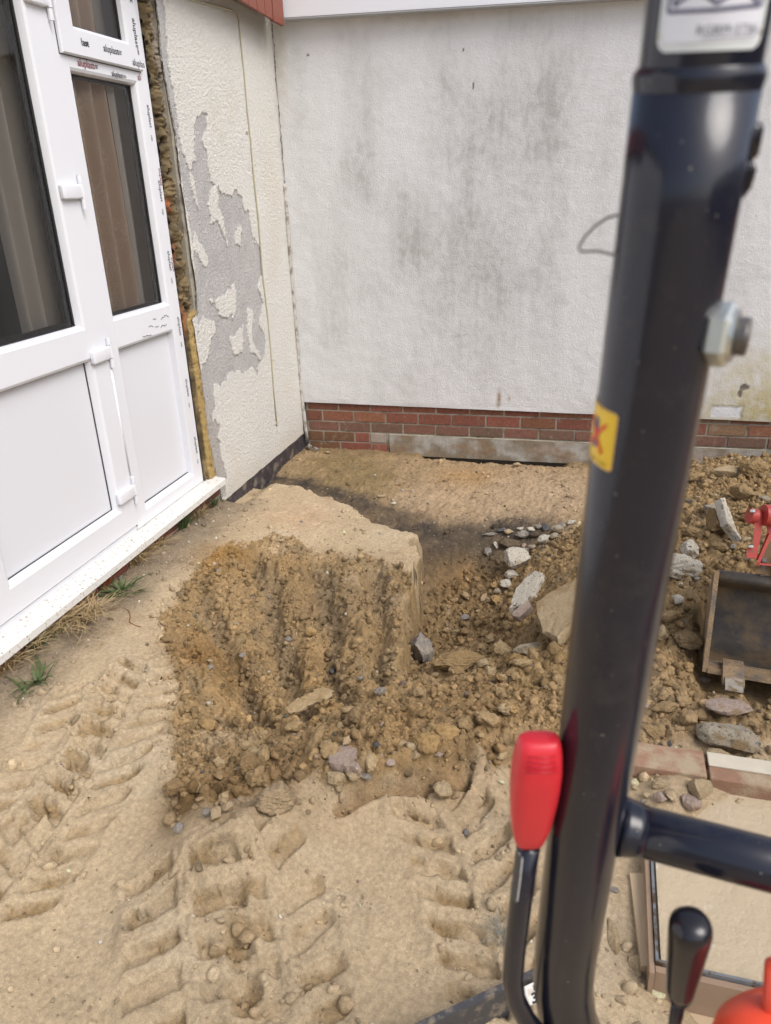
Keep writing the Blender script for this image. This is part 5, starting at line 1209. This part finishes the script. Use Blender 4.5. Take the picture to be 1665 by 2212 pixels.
# stickers wrapped on the post
def frame_at(P):
    e = CAM-P; e = e-ax*(e@ax); e /= np.linalg.norm(e); r = np.cross(e, ax)*1.0
    if r@RM[0] < 0: r = -r
    return e, r
def axpoint(v):                                            # point of the axis seen at image row v
    lo, hi = -.6, 1.2
    for _ in range(50):
        m_ = (lo+hi)/2; P = p0+ax*Lp*m_; q = (P-CAM)@RM.T; vv = PH/2-FPX*q[1]/q[2]
        if vv < v: lo = m_
        else: hi = m_
    return lo*Lp
def wrap(V2, s0, R, e, r): # V2: (arc metres from the facing line, metres along the axis)
    return [p0+ax*(s0+y)+R*(math.cos(x/R)*e+math.sin(x/R)*r) for x, y in V2]
def rrect(x0, x1, y0, y1, rad, n=7):
    o = []
    for cx_, cy_, a0 in ((x1-rad, y0+rad, -90), (x1-rad, y1-rad, 0), (x0+rad, y1-rad, 90), (x0+rad, y0+rad, 180)):
        for k in range(n+1): a = math.radians(a0+90*k/n); o.append((cx_+rad*math.cos(a), cy_+rad*math.sin(a)))
    return o
def patch(name, x0, x1, y0, y1, rad, mat, par, s0, R, e, r, ny=26, nx=26):
    ys = sorted(set(list(np.linspace(y0, y1, ny))+list(y0+rad*(1-np.cos(np.linspace(0, HP, 8))))+list(y1-rad*(1-np.cos(np.linspace(0, HP, 8))))))
    V = []; F = []
    for i, y in enumerate(ys):
        t = min(y-y0, y1-y); ins = rad-math.sqrt(max(0, rad*rad-(rad-t)**2)) if t < rad else 0
        V += [(x0+ins+(x1-x0-2*ins)*k/nx, y) for k in range(nx+1)]
        if i:
            for k in range(nx): a = (i-1)*(nx+1)+k; F.append((a, a+1, a+nx+2, a+nx+1))
    return mesh_obj(name, wrap(V, s0, R, e, r), F, mat, par, smooth=True)
def lines_on(name, polys, mat, par, s0, R, e, r, wd=.0006):
    m = MB()
    for P in polys:
        P = [np.array(p, float) for p in P]; Q = []
        for a, b in zip(P[:-1], P[1:]):
            k = max(1, int(np.linalg.norm(b-a)/.0012)); Q += [a+(b-a)*j/k for j in range(k)]
        P = Q+[P[-1]]; V = []; F = []
        for i, p_ in enumerate(P):
            t = P[min(i+1, len(P)-1)]-P[max(i-1, 0)]; t /= np.linalg.norm(t)+1e-9; nn = np.array([-t[1], t[0]])*wd; V += [p_-nn, p_+nn]
            if i: F.append((2*i-2, 2*i-1, 2*i+1, 2*i))
        m.add(wrap(V, s0, R, e, r), F)
    return mesh_obj(name, m.V, m.F, mat, par)
wht = simple('white_sticker', (.72, .74, .80), .35, .01); slv = simple('pale_sticker_border', (.66, .70, .70), .35, .01)
ylw_ = simple('yellow_sticker', (.80, .52, .005), .35, .02); ylb = simple('pale_yellow_border', (.72, .45, .12), .35, .02)
blu = simple('blue_grey_print', (.10, .10, .17), .5); gp = simple('grey_print', (.22, .23, .26), .5); redp = simple('red_print', (.75, .06, .02), .5); mag = simple('magenta_print', (.45, .05, .14), .5)
sB = axpoint(110); e, r = frame_at(p0+ax*sB); R0 = .0286
a_ = lambda sn: math.asin(sn)*R0
xL, xR = a_(-.70), a_(.84)
st1 = patch('manual_sticker', xL, xR, -.075, 0, .006, slv, PO, sB, R0+.0001, e, r)
patch('sticker_face', xL+.0028, xR-.0028, -.072, -.0035, .0035, wht, st1, sB, R0+.0004, e, r)
cxm = (xL+xR)/2; hw = (xR-xL)*.36
def arc(x0, x1, yb, h, n=14): return [(x0+(x1-x0)*k/n, yb-h*math.sin(math.pi*k/n)) for k in range(n+1)]
yb = -.0175
lines_on('book_symbol', [arc(cxm-hw, cxm, yb, .0042), arc(cxm, cxm+hw, yb, .0042), [(cxm-hw-.003, yb+.002), (cxm, yb+.0022), (cxm+hw+.003, yb+.001)],
   [(cxm-hw-.003, yb+.002), (cxm-hw-.002, yb-.03)], [(cxm+hw+.003, yb+.001), (cxm+hw+.002, yb-.03)], [(cxm-hw, yb), (cxm-hw+.001, yb-.03)], [(cxm+hw, yb), (cxm+hw-.001, yb-.03)],
   arc(cxm-hw+.002, cxm, yb-.005, .003), arc(cxm, cxm+hw-.002, yb-.005, .003), [(cxm, yb-.004), (cxm, yb-.03)]], blu, st1, sB, R0+.0006, e, r, .00085)
TV, TF = text_mesh('RG809-5736I', .0052); tw = TV[:, 0].max()
mesh_obj('sticker_number', wrap([(cxm-.007+x, -.0062-y) for x, y in TV[:, :2]], sB, R0+.0006, e, r), TF, gp, st1)
lines_on('number_rule', [[(cxm-.004, -.0050), (cxm+hw+.002, -.0052)]], gp, st1, sB, R0+.0006, e, r, .00025)
sY = axpoint(927); e, r = frame_at(p0+ax*sY); R1 = .0302
xr_ = math.radians(-30)*R1; xl_ = xr_-.042; hh = .0185*1.02
st2 = patch('warning_sticker', xl_, xr_, -hh, hh, .003, ylb, PO, sY, R1+.0001, e, r)
patch('sticker_face', xl_+.0012, xr_-.0012, -hh+.0012, hh-.0012, .0022, ylw_, st2, sY, R1+.0004, e, r)
xm = xr_-.0180
patch('figure_symbol', xm-.0028, xm+.0028, -.0115, .0085, .0026, blu, st2, sY, R1+.0006, e, r, 12, 6)
patch('figure_middle', xm-.0026, xm+.0030, -.005, .003, .002, mag, st2, sY, R1+.0008, e, r, 8, 6)
lines_on('red_cross', [[(xm-.008, -.0105), (xm+.0085, .0095)], [(xm+.0095, -.0095), (xm-.008, .0095)]], redp, st2, sY, R1+.0010, e, r, .0011)
TV, TF = text_mesh('KEEP CLEAR', .0030); mesh_obj('small_print', wrap([(xl_+.021-.0+x-.0, hh-.0025-y) for x, y in TV[:, :2]], sY, R1+.0006, e, r), TF, simple('brown_print', (.25, .14, .01), .6), st2)
# zinc nut and threaded bolt on the right flank
sN = axpoint(712); PN = p0+ax*sN; e, r = frame_at(PN); dirN = (r*.97+e*.22-ax*.05); dirN /= np.linalg.norm(dirN)
base = PN+dirN*.0265; e2 = np.cross(dirN, ax); e2 /= np.linalg.norm(e2); a2 = np.cross(dirN, e2)
def prism(mb, c, d, u_, w_, R, h, n, ch=.0):
    V = []
    for (t, s_) in ((0, 1-ch), (ch*h*2, 1), (h-ch*h*2, 1), (h, 1-ch)) if ch else ((0, 1), (h, 1)):
        V += [c+d*t+R*s_*(math.cos(2*math.pi*k/n+.3)*u_+math.sin(2*math.pi*k/n+.3)*w_) for k in range(n)]
    L = len(V)//n; F = [tuple(range(n))[::-1], tuple((L-1)*n+k for k in range(n))]
    for i in range(L-1):
        for k in range(n): F.append((i*n+k, i*n+(k+1) % n, (i+1)*n+(k+1) % n, (i+1)*n+k))
    mb.add(V, F)
m = MB(); prism(m, base, dirN, e2, a2, .0175, .0115, 6, .09); prism(m, base+dirN*.0115, dirN, e2, a2, .0140, .0025, 24)
nut = m.obj('hex_nut', M['zinc'], DG, autos=30)
m = MB(); pp = []; rr = []
for k in range(16): pp.append(base+dirN*(.0125+k*.00048)); rr.append(.0105 if k % 2 else .0098)
m.tube(pp, rr, 24); m.obj('threaded_bolt', M['dark_steel'], nut, smooth=True)
sC = axpoint(305); PC = p0+ax*sC; e, r = frame_at(PC)
m = MB(); b0 = PC+r*.0285+e*.002; m.tube([b0-ax*.0085, b0-ax*.006, b0+ax*.006, b0+ax*.0085], [.0035, .0052, .0052, .003], 14); m.obj('cable_clip', M['black_plastic'], DG, smooth=True)
m = MB(); b0 = p0+ax*axpoint(380)+r*.0296; m.tube([b0-ax*.009, b0-ax*.003+r*.0016, b0+ax*.005+r*.0012, b0+ax*.010], [.001, .0030, .0026, .001], 10); m.obj('cable_tie', M['black_plastic'], DG, smooth=True)
# thin wire loop sticking out to the left
wpts = [(1352,461),(1335,464),(1312,470),(1285,488),(1262,512),(1250,534),(1254,543),(1270,543),(1290,542),(1310,546),(1330,553),(1350,558)]
MB().tube([CP(u, v, .43) for u, v in wpts], .00075, 8).obj('wire_loop', simple('grey_wire', (.10, .10, .10), .5), DG, smooth=True)
# red-topped lever
def loft(mb, P, sec, wv, dv, n=28, pw=3.2):
    V = []
    for (t, a, b) in sec:
        c = P[0]+(P[1]-P[0])*t
        for k in range(n):
            an = 2*math.pi*k/n; cx_, sy_ = math.cos(an), math.sin(an)
            V.append(c+wv*a*abs(cx_)**(2/pw)*np.sign(cx_)+dv*b*abs(sy_)**(2/pw)*np.sign(sy_))
    F = []; L = len(sec)
    for i in range(L-1):
        for k in range(n): F.append((i*n+k, i*n+(k+1) % n, (i+1)*n+(k+1) % n, (i+1)*n+k))
    F += [tuple(range(n))[::-1], tuple((L-1)*n+k for k in range(n))]; mb.add(V, F)
kb, kt = CP(1141, 1816, .655), CP(1166, 1593, .585); kd = (kt-kb)/np.linalg.norm(kt-kb)
ww = RM[0]-kd*(RM[0]@kd); ww /= np.linalg.norm(ww); dd_ = np.cross(kd, ww)
m = MB(); loft(m, (kb, kt), [(0, .0095, .008), (.01, .0115, .009), (.05, .0130, .0105), (.2, .0165, .0135), (.45, .0188, .0155), (.62, .0195, .0165), (.74, .0192, .0170), (.80, .0186, .0165), (.88, .0178, .0145), (.95, .0166, .012), (.985, .0150, .009), (1.0, .0125, .006)], ww, dd_)
lv = m.obj('lever_grip', M['red_plastic'], DG, smooth=True)
m = MB()
for k in range(4):
    c = kb+(kt-kb)*(.845+.032*k); hwv = .0125-.0008*k; dp = [.0158, .0146, .0132, .0118][k]
    sg = 1 if (dd_@(CAM-kb)) > 0 else -1
    pA = c-ww*hwv+dd_*sg*dp; pB = c+ww*hwv+dd_*sg*dp; m.tube([pA, (pA+pB)/2+dd_*sg*.0006, pB], .0008, 6)
m.obj('grip_ridge', simple('red_plastic_ridge', (.45, .015, .03), .4), lv, smooth=True)
sh = [CP(1141, 1825, .66), CP(1126, 1935, .69), CP(1113, 2040, .72), CP(1107, 2110, .742), CP(1113, 2155, .757), CP(1135, 2200, .77), CP(1175, 2250, .785), CP(1240, 2330, .80)]
LV = MB().tube(sh, .0102, 28).obj('lever_shaft', M['black_metal'], DG, smooth=True)
# small label on the shaft
lA = sh[0]+(sh[1]-sh[0])*.0; la = (sh[1]-sh[0])/np.linalg.norm(sh[1]-sh[0])
V = []; F = []
e = CAM-lA; e -= la*(e@la); e /= np.linalg.norm(e); r = np.cross(e, la); r = r if r@RM[0] > 0 else -r
def shw(x, y, R=.0104): return lA+la*y+R*(math.cos(x/R)*e+math.sin(x/R)*r)
def shaft_poly(lst, wd=.0005):
    m = MB()
    for P in lst:
        V = []; F = []
        for i, p_ in enumerate(P):
            q_ = np.array(P[min(i+1, len(P)-1)])-np.array(P[max(i-1, 0)]); q_ = q_/np.linalg.norm(q_); nn = (-q_[1]*wd, q_[0]*wd)
            V += [shw(p_[0]-nn[0], p_[1]-nn[1]), shw(p_[0]+nn[0], p_[1]+nn[1])]
            if i: F.append((2*i-2, 2*i-1, 2*i+1, 2*i))
        m.add(V, F)
    return m
V = [shw(x, y) for y in np.linspace(.004, .064, 10) for x in np.linspace(-.014, -.003, 8)]
F = [(i*8+k, i*8+k+1, i*8+k+9, i*8+k+8) for i in range(9) for k in range(7)]
lb = mesh_obj('shaft_label', V, F, simple('dark_label', (.05, .05, .055), .4), LV, smooth=True)
shaft_poly([[(-.013, .004), (-.008, .0035), (-.0035, .005), (-.003, .03), (-.003, .061), (-.0045, .0635), (-.013, .064)]], .0006).obj('label_border', simple('white_line', (.75, .75, .75), .4), lb)
# black knob lever
nb0, nt0 = CP(1467, 2152, .655), CP(1494, 1988, .60); kd = (nt0-nb0)/np.linalg.norm(nt0-nb0); ww = RM[0]-kd*(RM[0]@kd); ww /= np.linalg.norm(ww); dd_ = np.cross(kd, ww)
m = MB(); loft(m, (nb0, nt0), [(0, .0085, .0085), (.015, .0105, .0105), (.12, .0122, .0122), (.5, .0143, .0143), (.82, .0163, .0163), (.90, .0165, .0165), (.95, .0158, .0158), (.985, .0135, .0135), (1.01, .009, .009), (1.02, .004, .004)], ww, dd_, 36, 2.15)
m.obj('knob', M['black_plastic'], DG, smooth=True)
MB().tube([CP(1468, 2148, .655), CP(1459, 2200, .675), CP(1450, 2270, .70)], .0058, 20).obj('knob_shaft', M['black_metal'], DG, smooth=True)
# red-orange cover at the bottom right corner
m = MB(); cc_ = CP(1715, 2300, .62); loft(m, (cc_-np.array([0, 0, .06]), cc_+np.array([0, 0, .052])), [(0, .066, .05), (.5, .066, .05), (.75, .063, .047), (.88, .055, .040), (.95, .043, .030), (.985, .028, .018), (1, .012, .008)], VR, VF, 40, 2.4)
m.obj('engine_cover', M['red_orange'], DG, smooth=True)
MB().tube([CP(1676, 2085, .60), CP(1668, 2210, .62), CP(1668, 2260, .64)], .0085, 20).obj('red_upright', M['red_orange'], DG, smooth=True)
# dozer blade edge low at the bottom
z_b = .20
bA, bB = G(868, 2222, z=z_b), G(1165, 2085, z=z_b); bd = (bB-bA)/np.linalg.norm(bB-bA); bA2 = bA-bd*.5; bB2 = bB+bd*.01; bn = np.array([bd[1], -bd[0], 0]); bn = bn if bn@VF < 0 else -bn
m = MB()
prof = [(0, 0), (.014, .001), (.015, -.004), (.010, -.10), (-.002, -.10), (0, 0)]
V = []
for P in (bA2, bB2): V += [P+bn*a+np.array([0, 0, b]) for a, b in prof[:-1]]
F = [(k, (k+1) % 5, (k+1) % 5+5, k+5) for k in range(5)]+[tuple(range(5))[::-1], tuple(range(5, 10))]; m.add(V, F)
bl_ = m.obj('blade', simple('scuffed_black_steel', (.055, .055, .06), .5, .3, 40, bst=.3, dirt=(.22, .18, .13), dsc=40, dthr=(.50, .66)), DG)
plc = bB+bn*.019+np.array([0, 0, .0])
lc = G(1143, 2119, z=z_b-.008); m = MB(); hwp = .035
V = [lc-bd*hwp+np.array([0, 0, .014])-bn*.006, lc+bd*hwp+np.array([0, 0, .014])-bn*.006, lc+bd*hwp-np.array([0, 0, .022])+bn*.008, lc-bd*hwp-np.array([0, 0, .022])+bn*.008]
V2 = [v_-(-bn)*0-np.array([0, 0, .003]) for v_ in V]
pl_ = mesh_obj('number_plate', [v_+bn*.022 for v_ in V]+[v_+bn*.019 for v_ in V], [(0, 3, 2, 1), (4, 5, 6, 7), (0, 1, 5, 4), (2, 3, 7, 6), (1, 2, 6, 5), (3, 0, 4, 7)], simple('white_plate', (.70, .70, .66), .5, .03, dirt=(.45, .40, .32), dsc=60), bl_)
o0 = (V[0]+V[1]+V[2]+V[3])/4+bn*.0232; uu = bd; vv_ = (V[0]-V[3]); vv_ /= np.linalg.norm(vv_)
TV, TF = text_mesh('3', .030, True); mesh_obj('plate_digit', [o0+uu*(x-.012)+vv_*(y-.017) for x, y in TV[:, :2]], TF, M['print_black'], pl_)
TV, TF = text_mesh('8', .016, True); mesh_obj('plate_digit', [o0+uu*(x-.004)+vv_*(y+.007) for x, y in TV[:, :2]], TF, M['print_black'], pl_)
# bucket
tk = G(1525, 1440, z=.20); Bl = tk                        # lower left corner of the mouth
rgt = VR*math.cos(ba)-VF*math.sin(ba); rgt = rgt/np.linalg.norm(rgt); outv = np.cross(rgt, [0, 0, 1.0]); outv = outv if outv@VF < 0 else -outv
def up_for(u, v, P):                                       # how high above P, leaning back by k, the sight line passes
    best = None
    for h in np.arange(.1, .7, .004):
        Q = P+np.array([0, 0, h])-outv*h*.30; q = (Q-CAM)@RM.T; e_ = abs(PH/2-FPX*q[1]/q[2]-v)
        if best is None or e_ < best[0]: best = (e_, h)
    return best[1]
hB = up_for(1557, 1240, Bl); mouth = np.array([0, 0, hB])-outv*hB*.30; mL_ = np.linalg.norm(mouth); mu = mouth/mL_
inw_ = np.cross(mu, rgt); inw_ = inw_ if inw_@VF > 0 else -inw_
def bk(a, b, c): return Bl+rgt*a+mu*b+inw_*c             # across, up the mouth, into the bucket
BW = .48
prf = [(0, -.02), (.0, .10), (.03*mL_/.4, .19), (.12, .245), (.22, .25), (.32*mL_/.42, .20), (mL_-.02, .09), (mL_, .02)]
def smoothp(P, n=6):
    o = []
    for i in range(len(P)-1):
        p_ = [np.array(P[max(0, min(len(P)-1, j))], float) for j in (i-1, i, i+1, i+2)]
        for k in range(n):
            t = k/n; o.append(.5*((2*p_[1])+(-p_[0]+p_[2])*t+(2*p_[0]-5*p_[1]+4*p_[2]-p_[3])*t*t+(-p_[0]+3*p_[1]-3*p_[2]+p_[3])*t**3))
    return o+[np.array(P[-1], float)]
pf = smoothp(prf); n = len(pf); m = MB(); V = []; F = []
for i, (b, c) in enumerate(pf):
    t = pf[min(i+1, n-1)]-pf[max(i-1, 0)]; t = t/np.linalg.norm(t); nn = np.array([-t[1], t[0]])*.006
    for a in (0.004, BW-.004): V += [bk(a, b, c), bk(a, b+nn[0], c+nn[1])]
    if i: k = 4*i; F += [(k-4, k-2, k+2, k), (k-3, k+1, k+3, k-1)]
m.add(V, F); BK = m.obj('bucket', M['bucket'], DG, autos=60)
def side(a0, a1):
    V = []; 
    for a in (a0, a1): V += [bk(a, b, c) for b, c in pf]+[bk(a, mL_+.012, -.012), bk(a, mL_*.5, -.035), bk(a, -.006, -.040)]
    k = len(V)//2; F = [tuple(range(k))[::-1], tuple(range(k, 2*k))]+[(i, (i+1) % k, (i+1) % k+k, i+k) for i in range(k)]
    return V, F
for a0 in (-.012, BW): mesh_obj('side_plate', *side(a0, a0+.014), M['muddy'], BK)
m = MB(); V = []
for a in (0.003, BW-.003): V += [bk(a, -.006, -.045), bk(a, .008, -.045), bk(a, .012, .05), bk(a, 0.002, .05)]
m.add(V, [(0, 4, 5, 1), (1, 5, 6, 2), (2, 6, 7, 3), (3, 7, 4, 0)]); m.obj('cutting_lip', M['muddy'], BK)
def bkbox(a0, a1, pts):
    V = []
    for a in (a0, a1): V += [bk(a, b, c) for b, c in pts]
    k = len(pts); return V, [tuple(range(k))[::-1], tuple(range(k, 2*k))]+[(i, (i+1) % k, (i+1) % k+k, i+k) for i in range(k)]
for a in (.046, .21, .38):
    sk = mesh_obj('tooth', *bkbox(a, a+.062, [(-.012, .0), (.03, .03), (.026, -.03), (-.005, -.105), (-.016, -.108), (-.024, -.05)]), M['muddy'], BK)
    mesh_obj('tooth_tip', *bkbox(a+.006, a+.056, [(-.006, -.100), (.006, -.090), (-.012, -.150), (-.018, -.150)]), M['tooth'], sk)
MB().tube([bk(0.002, mL_-.004, .006), bk(BW, mL_-.004, .006)], .019, 24).obj('top_tube', M['bucket'], BK, smooth=True)
eb = MB(); eb.add(*bkbox(.165, .178, [(mL_-.05, -.016), (mL_+.05, -.03), (mL_+.13, .02), (mL_+.12, .06), (mL_, .05)])); eb.obj('bucket_ear', M['tooth'], BK)
eb = MB(); eb.add(*bkbox(.118, .130, [(mL_-.0, .0), (mL_+.06, -.01), (mL_+.09, .02), (mL_+.08, .06), (mL_, .04)])); eb.obj('bucket_ear', M['dark_steel'], BK)
# red link and arm, placed where their sight lines cross the bucket's depth
qd = (bk(.17, mL_+.1, 0)-CAM)@RM.T; dB = qd[2]
def cpb(u, v, dz=0): return CP(u, v, dB+dz)
def plate(mb, pts, d0, d1):
    A_ = [cpb(u, v, d0) for u, v in pts]; B_ = [cpb(u, v, d1) for u, v in pts]; k = len(pts)
    mb.add(A_+B_, [tuple(range(k)), tuple(range(k, 2*k))[::-1]]+[(i, i+k, (i+1) % k+k, (i+1) % k) for i in range(k)])
lk = MB(); plate(lk, [(1630,1103),(1643,1102),(1647,1112),(1645,1150),(1637,1185),(1634,1206),(1612,1204),(1613,1182),(1626,1178),(1629,1140)], 0, .035)
LK = lk.obj('link_plate', M['rust'], DG)
lk = MB(); lk.tube([cpb(1617, 1113, .01), cpb(1632, 1115, .012)], .024, 24); lk.tube([cpb(1648, 1112, .0), cpb(1690, 1116, .0)], .033, 24); lk.obj('pivot_boss', M['rust'], LK, autos=40)
lk = MB(); lk.tube([cpb(1626, 1106, -.012), cpb(1626, 1100, -.012)], .009, 14); lk.tube([cpb(1622, 1182, -.008), cpb(1622, 1177, -.008)], .009, 14); lk.obj('pin', M['zinc'], LK, autos=40)
ar = MB(); plate(ar, [(1634,1221),(1665,1165),(1900,900),(1960,960),(1720,1225),(1700,1245),(1634,1238)], .02, .12); AR = ar.obj('dipper_arm', M['arm'], DG)
ar = MB(); plate(ar, [(1632,1219),(1662,1150),(1668,1154),(1638,1222)], .0, .015); plate(ar, [(1633,1219),(1668,1222),(1700,1228),(1700,1224),(1668,1218),(1636,1215)], .0, .012); ar.obj('red_edge', M['rust'], AR)
ar = MB(); plate(ar, [(1655,1125),(1672,1120),(1672,1152),(1650,1190),(1638,1212),(1633,1208),(1648,1175),(1656,1150)], .01, .03); ar.obj('link_plate', M['rust'], AR)
# boom leading back to the machine, outside the picture
m = MB(); m.tube([cpb(1930, 930, .07), np.array([3.3, -2.6, 1.5]), np.array([3.1, -3.6, 1.1]), np.array([2.6, -4.4, .7])], .06, 12); m.obj('boom', M['rust'], DG, smooth=True)

# ------------------------------------------------------------------ weeds along the sill
M['grass'] = simple('weed_green', (.07, .10, .03), .7, .35, 60); M['straw'] = simple('dead_straw', (.36, .26, .13), .8, .3, 60); M['leafred'] = simple('rusty_leaf', (.30, .09, .03), .7, .3, 60)
def blades(rs, n, hgt, spread, wd, droop, c0):
    V = []; F = []
    for i in range(n):
        a = rs.rand()*6.28; r0 = spread*rs.rand()**.7*.4; base = c0+np.array([math.cos(a)*r0*.5, math.sin(a)*r0*1.4, 0]); base[2] = H(base[0], base[1])-.002; h = hgt*rs.uniform(.5, 1.1); l = spread*rs.uniform(.4, 1.3)
        a2 = rs.rand()*6.28; k = 7; d = np.array([math.cos(a2), math.sin(a2), 0]); sd_ = np.array([-d[1], d[0], 0]); n0 = len(V); bend = rs.uniform(-.5, .5)*l
        for j in range(k+1):
            t = j/k; p_ = base+d*l*t+sd_*bend*t*t+np.array([0, 0, h*(t*(2-t*droop))]); ww_ = wd*(1-t)**.6*(.6+.8*min(t*3, 1))/1.2+.0002
            V += [p_-sd_*ww_, p_+sd_*ww_]
            if j: F.append((n0+2*j-2, n0+2*j-1, n0+2*j+1, n0+2*j))
    return V, F
weeds = [(455,1094,'green',45,.06,.07,.0024,'small green grass tuft by the end of the sill board'),
 (395,1140,'green',70,.07,.09,.0024,'thick green grass tuft under the sill, second from its end'),
 (425,1112,'straw',45,.06,.08,.0020,'pale dry grass strands between the two green tufts'),
 (300,1215,'straw',100,.09,.13,.0021,'wiry dry grass tuft below the middle of the sill'),
 (265,1285,'green',40,.045,.11,.0045,'broad-leaved green weed spreading onto the sand'),
 (222,1270,'red',14,.07,.05,.0035,'dead rust-coloured leaves curled against the plinth'),
 (190,1340,'straw',130,.085,.16,.0021,'widest tangle of straw-coloured grass under the sill'),
 (120,1365,'straw',100,.08,.15,.0021,'straw tangle mixed with old stems left of the widest one'),
 (75,1480,'green',26,.04,.10,.0045,'dark green weed lying flat near the left picture edge'),
 (30,1435,'straw',80,.09,.13,.0021,'dry grass tuft at the left picture edge under the sill'),
 (90,1395,'green',34,.06,.09,.003,'sparse green stems in front of the straw tangle'),
 (345,1180,'straw',50,.06,.09,.0020,'short dry stems beside the wiry tuft toward the wall end')]
for i, (u, v, c, n_, h_, sp_, wd_, lab) in enumerate(weeds):
    P, t = RG(u, v); P[0] = max(P[0], .012); rs = np.random.RandomState(500+i)
    V, F = blades(rs, n_, h_, sp_, wd_, .9 if c != 'straw' else 1.25, P.copy()); V = [(max(v_[0], .008), v_[1], v_[2]) for v_ in V]
    o = mesh_obj('weed_tuft', V, F, M[{'green': 'grass', 'straw': 'straw', 'red': 'leafred'}[c]], None, org=tuple(P)); setp(o, lab, 'weed')
P, t = RG(292, 1278); V, F = blades(np.random.RandomState(3), 3, .02, .07, .006, 1.2, P.copy()); o = mesh_obj('leaf', V, F, M['grass'], None, org=tuple(P)); setp(o, 'long single green leaf reaching out over the sand', 'leaf')
tw_ = [RG(u, v)[0]+np.array([0, 0, .004]) for u, v in [(238,1318),(262,1313),(278,1320),(282,1332),(280,1345),(292,1352),(305,1356)]]
o = mesh_obj('twig', *(lambda m: (m.V, m.F))(MB().tube(tw_, .0022, 7)), simple('brown_twig', (.20, .10, .04), .8), None, org=tuple(tw_[0]), smooth=True); setp(o, 'thin brown curly twig on the sand under the sill', 'twig')
V, F = blades(np.random.RandomState(31), 60, .022, .06, .0007, 1.3, RG(1100, 2165)[0]*0+RG(1085, 2030)[0]); o = mesh_obj('dry_roots', V, F, simple('grey_roots', (.20, .19, .15), .9), None, org=tuple(RG(1085, 2030)[0])); setp(o, 'nest of fine grey roots in the right tyre track', 'roots')
# house opposite, only met in the glass
nh = thing('neighbour_house', 'brown brick house opposite with a dark pitched roof', 'house', (13, -2, 0))
m = MB(); m.box(10, 17, -11, 6, -.1, 2.7); m.obj('wall', simple('far_brick', (.16, .10, .07), .9), nh)
m = MB(); m.add([(9.6, -11.4, 2.7), (17.4, -11.4, 2.7), (17.4, 6.4, 2.7), (9.6, 6.4, 2.7), (13.5, -11.4, 4.9), (13.5, 6.4, 4.9)], [(0, 3, 5, 4), (1, 4, 5, 2), (0, 4, 1), (3, 2, 5), (0, 1, 2, 3)]); m.obj('roof', simple('far_tiles', (.09, .07, .06), .9), nh)
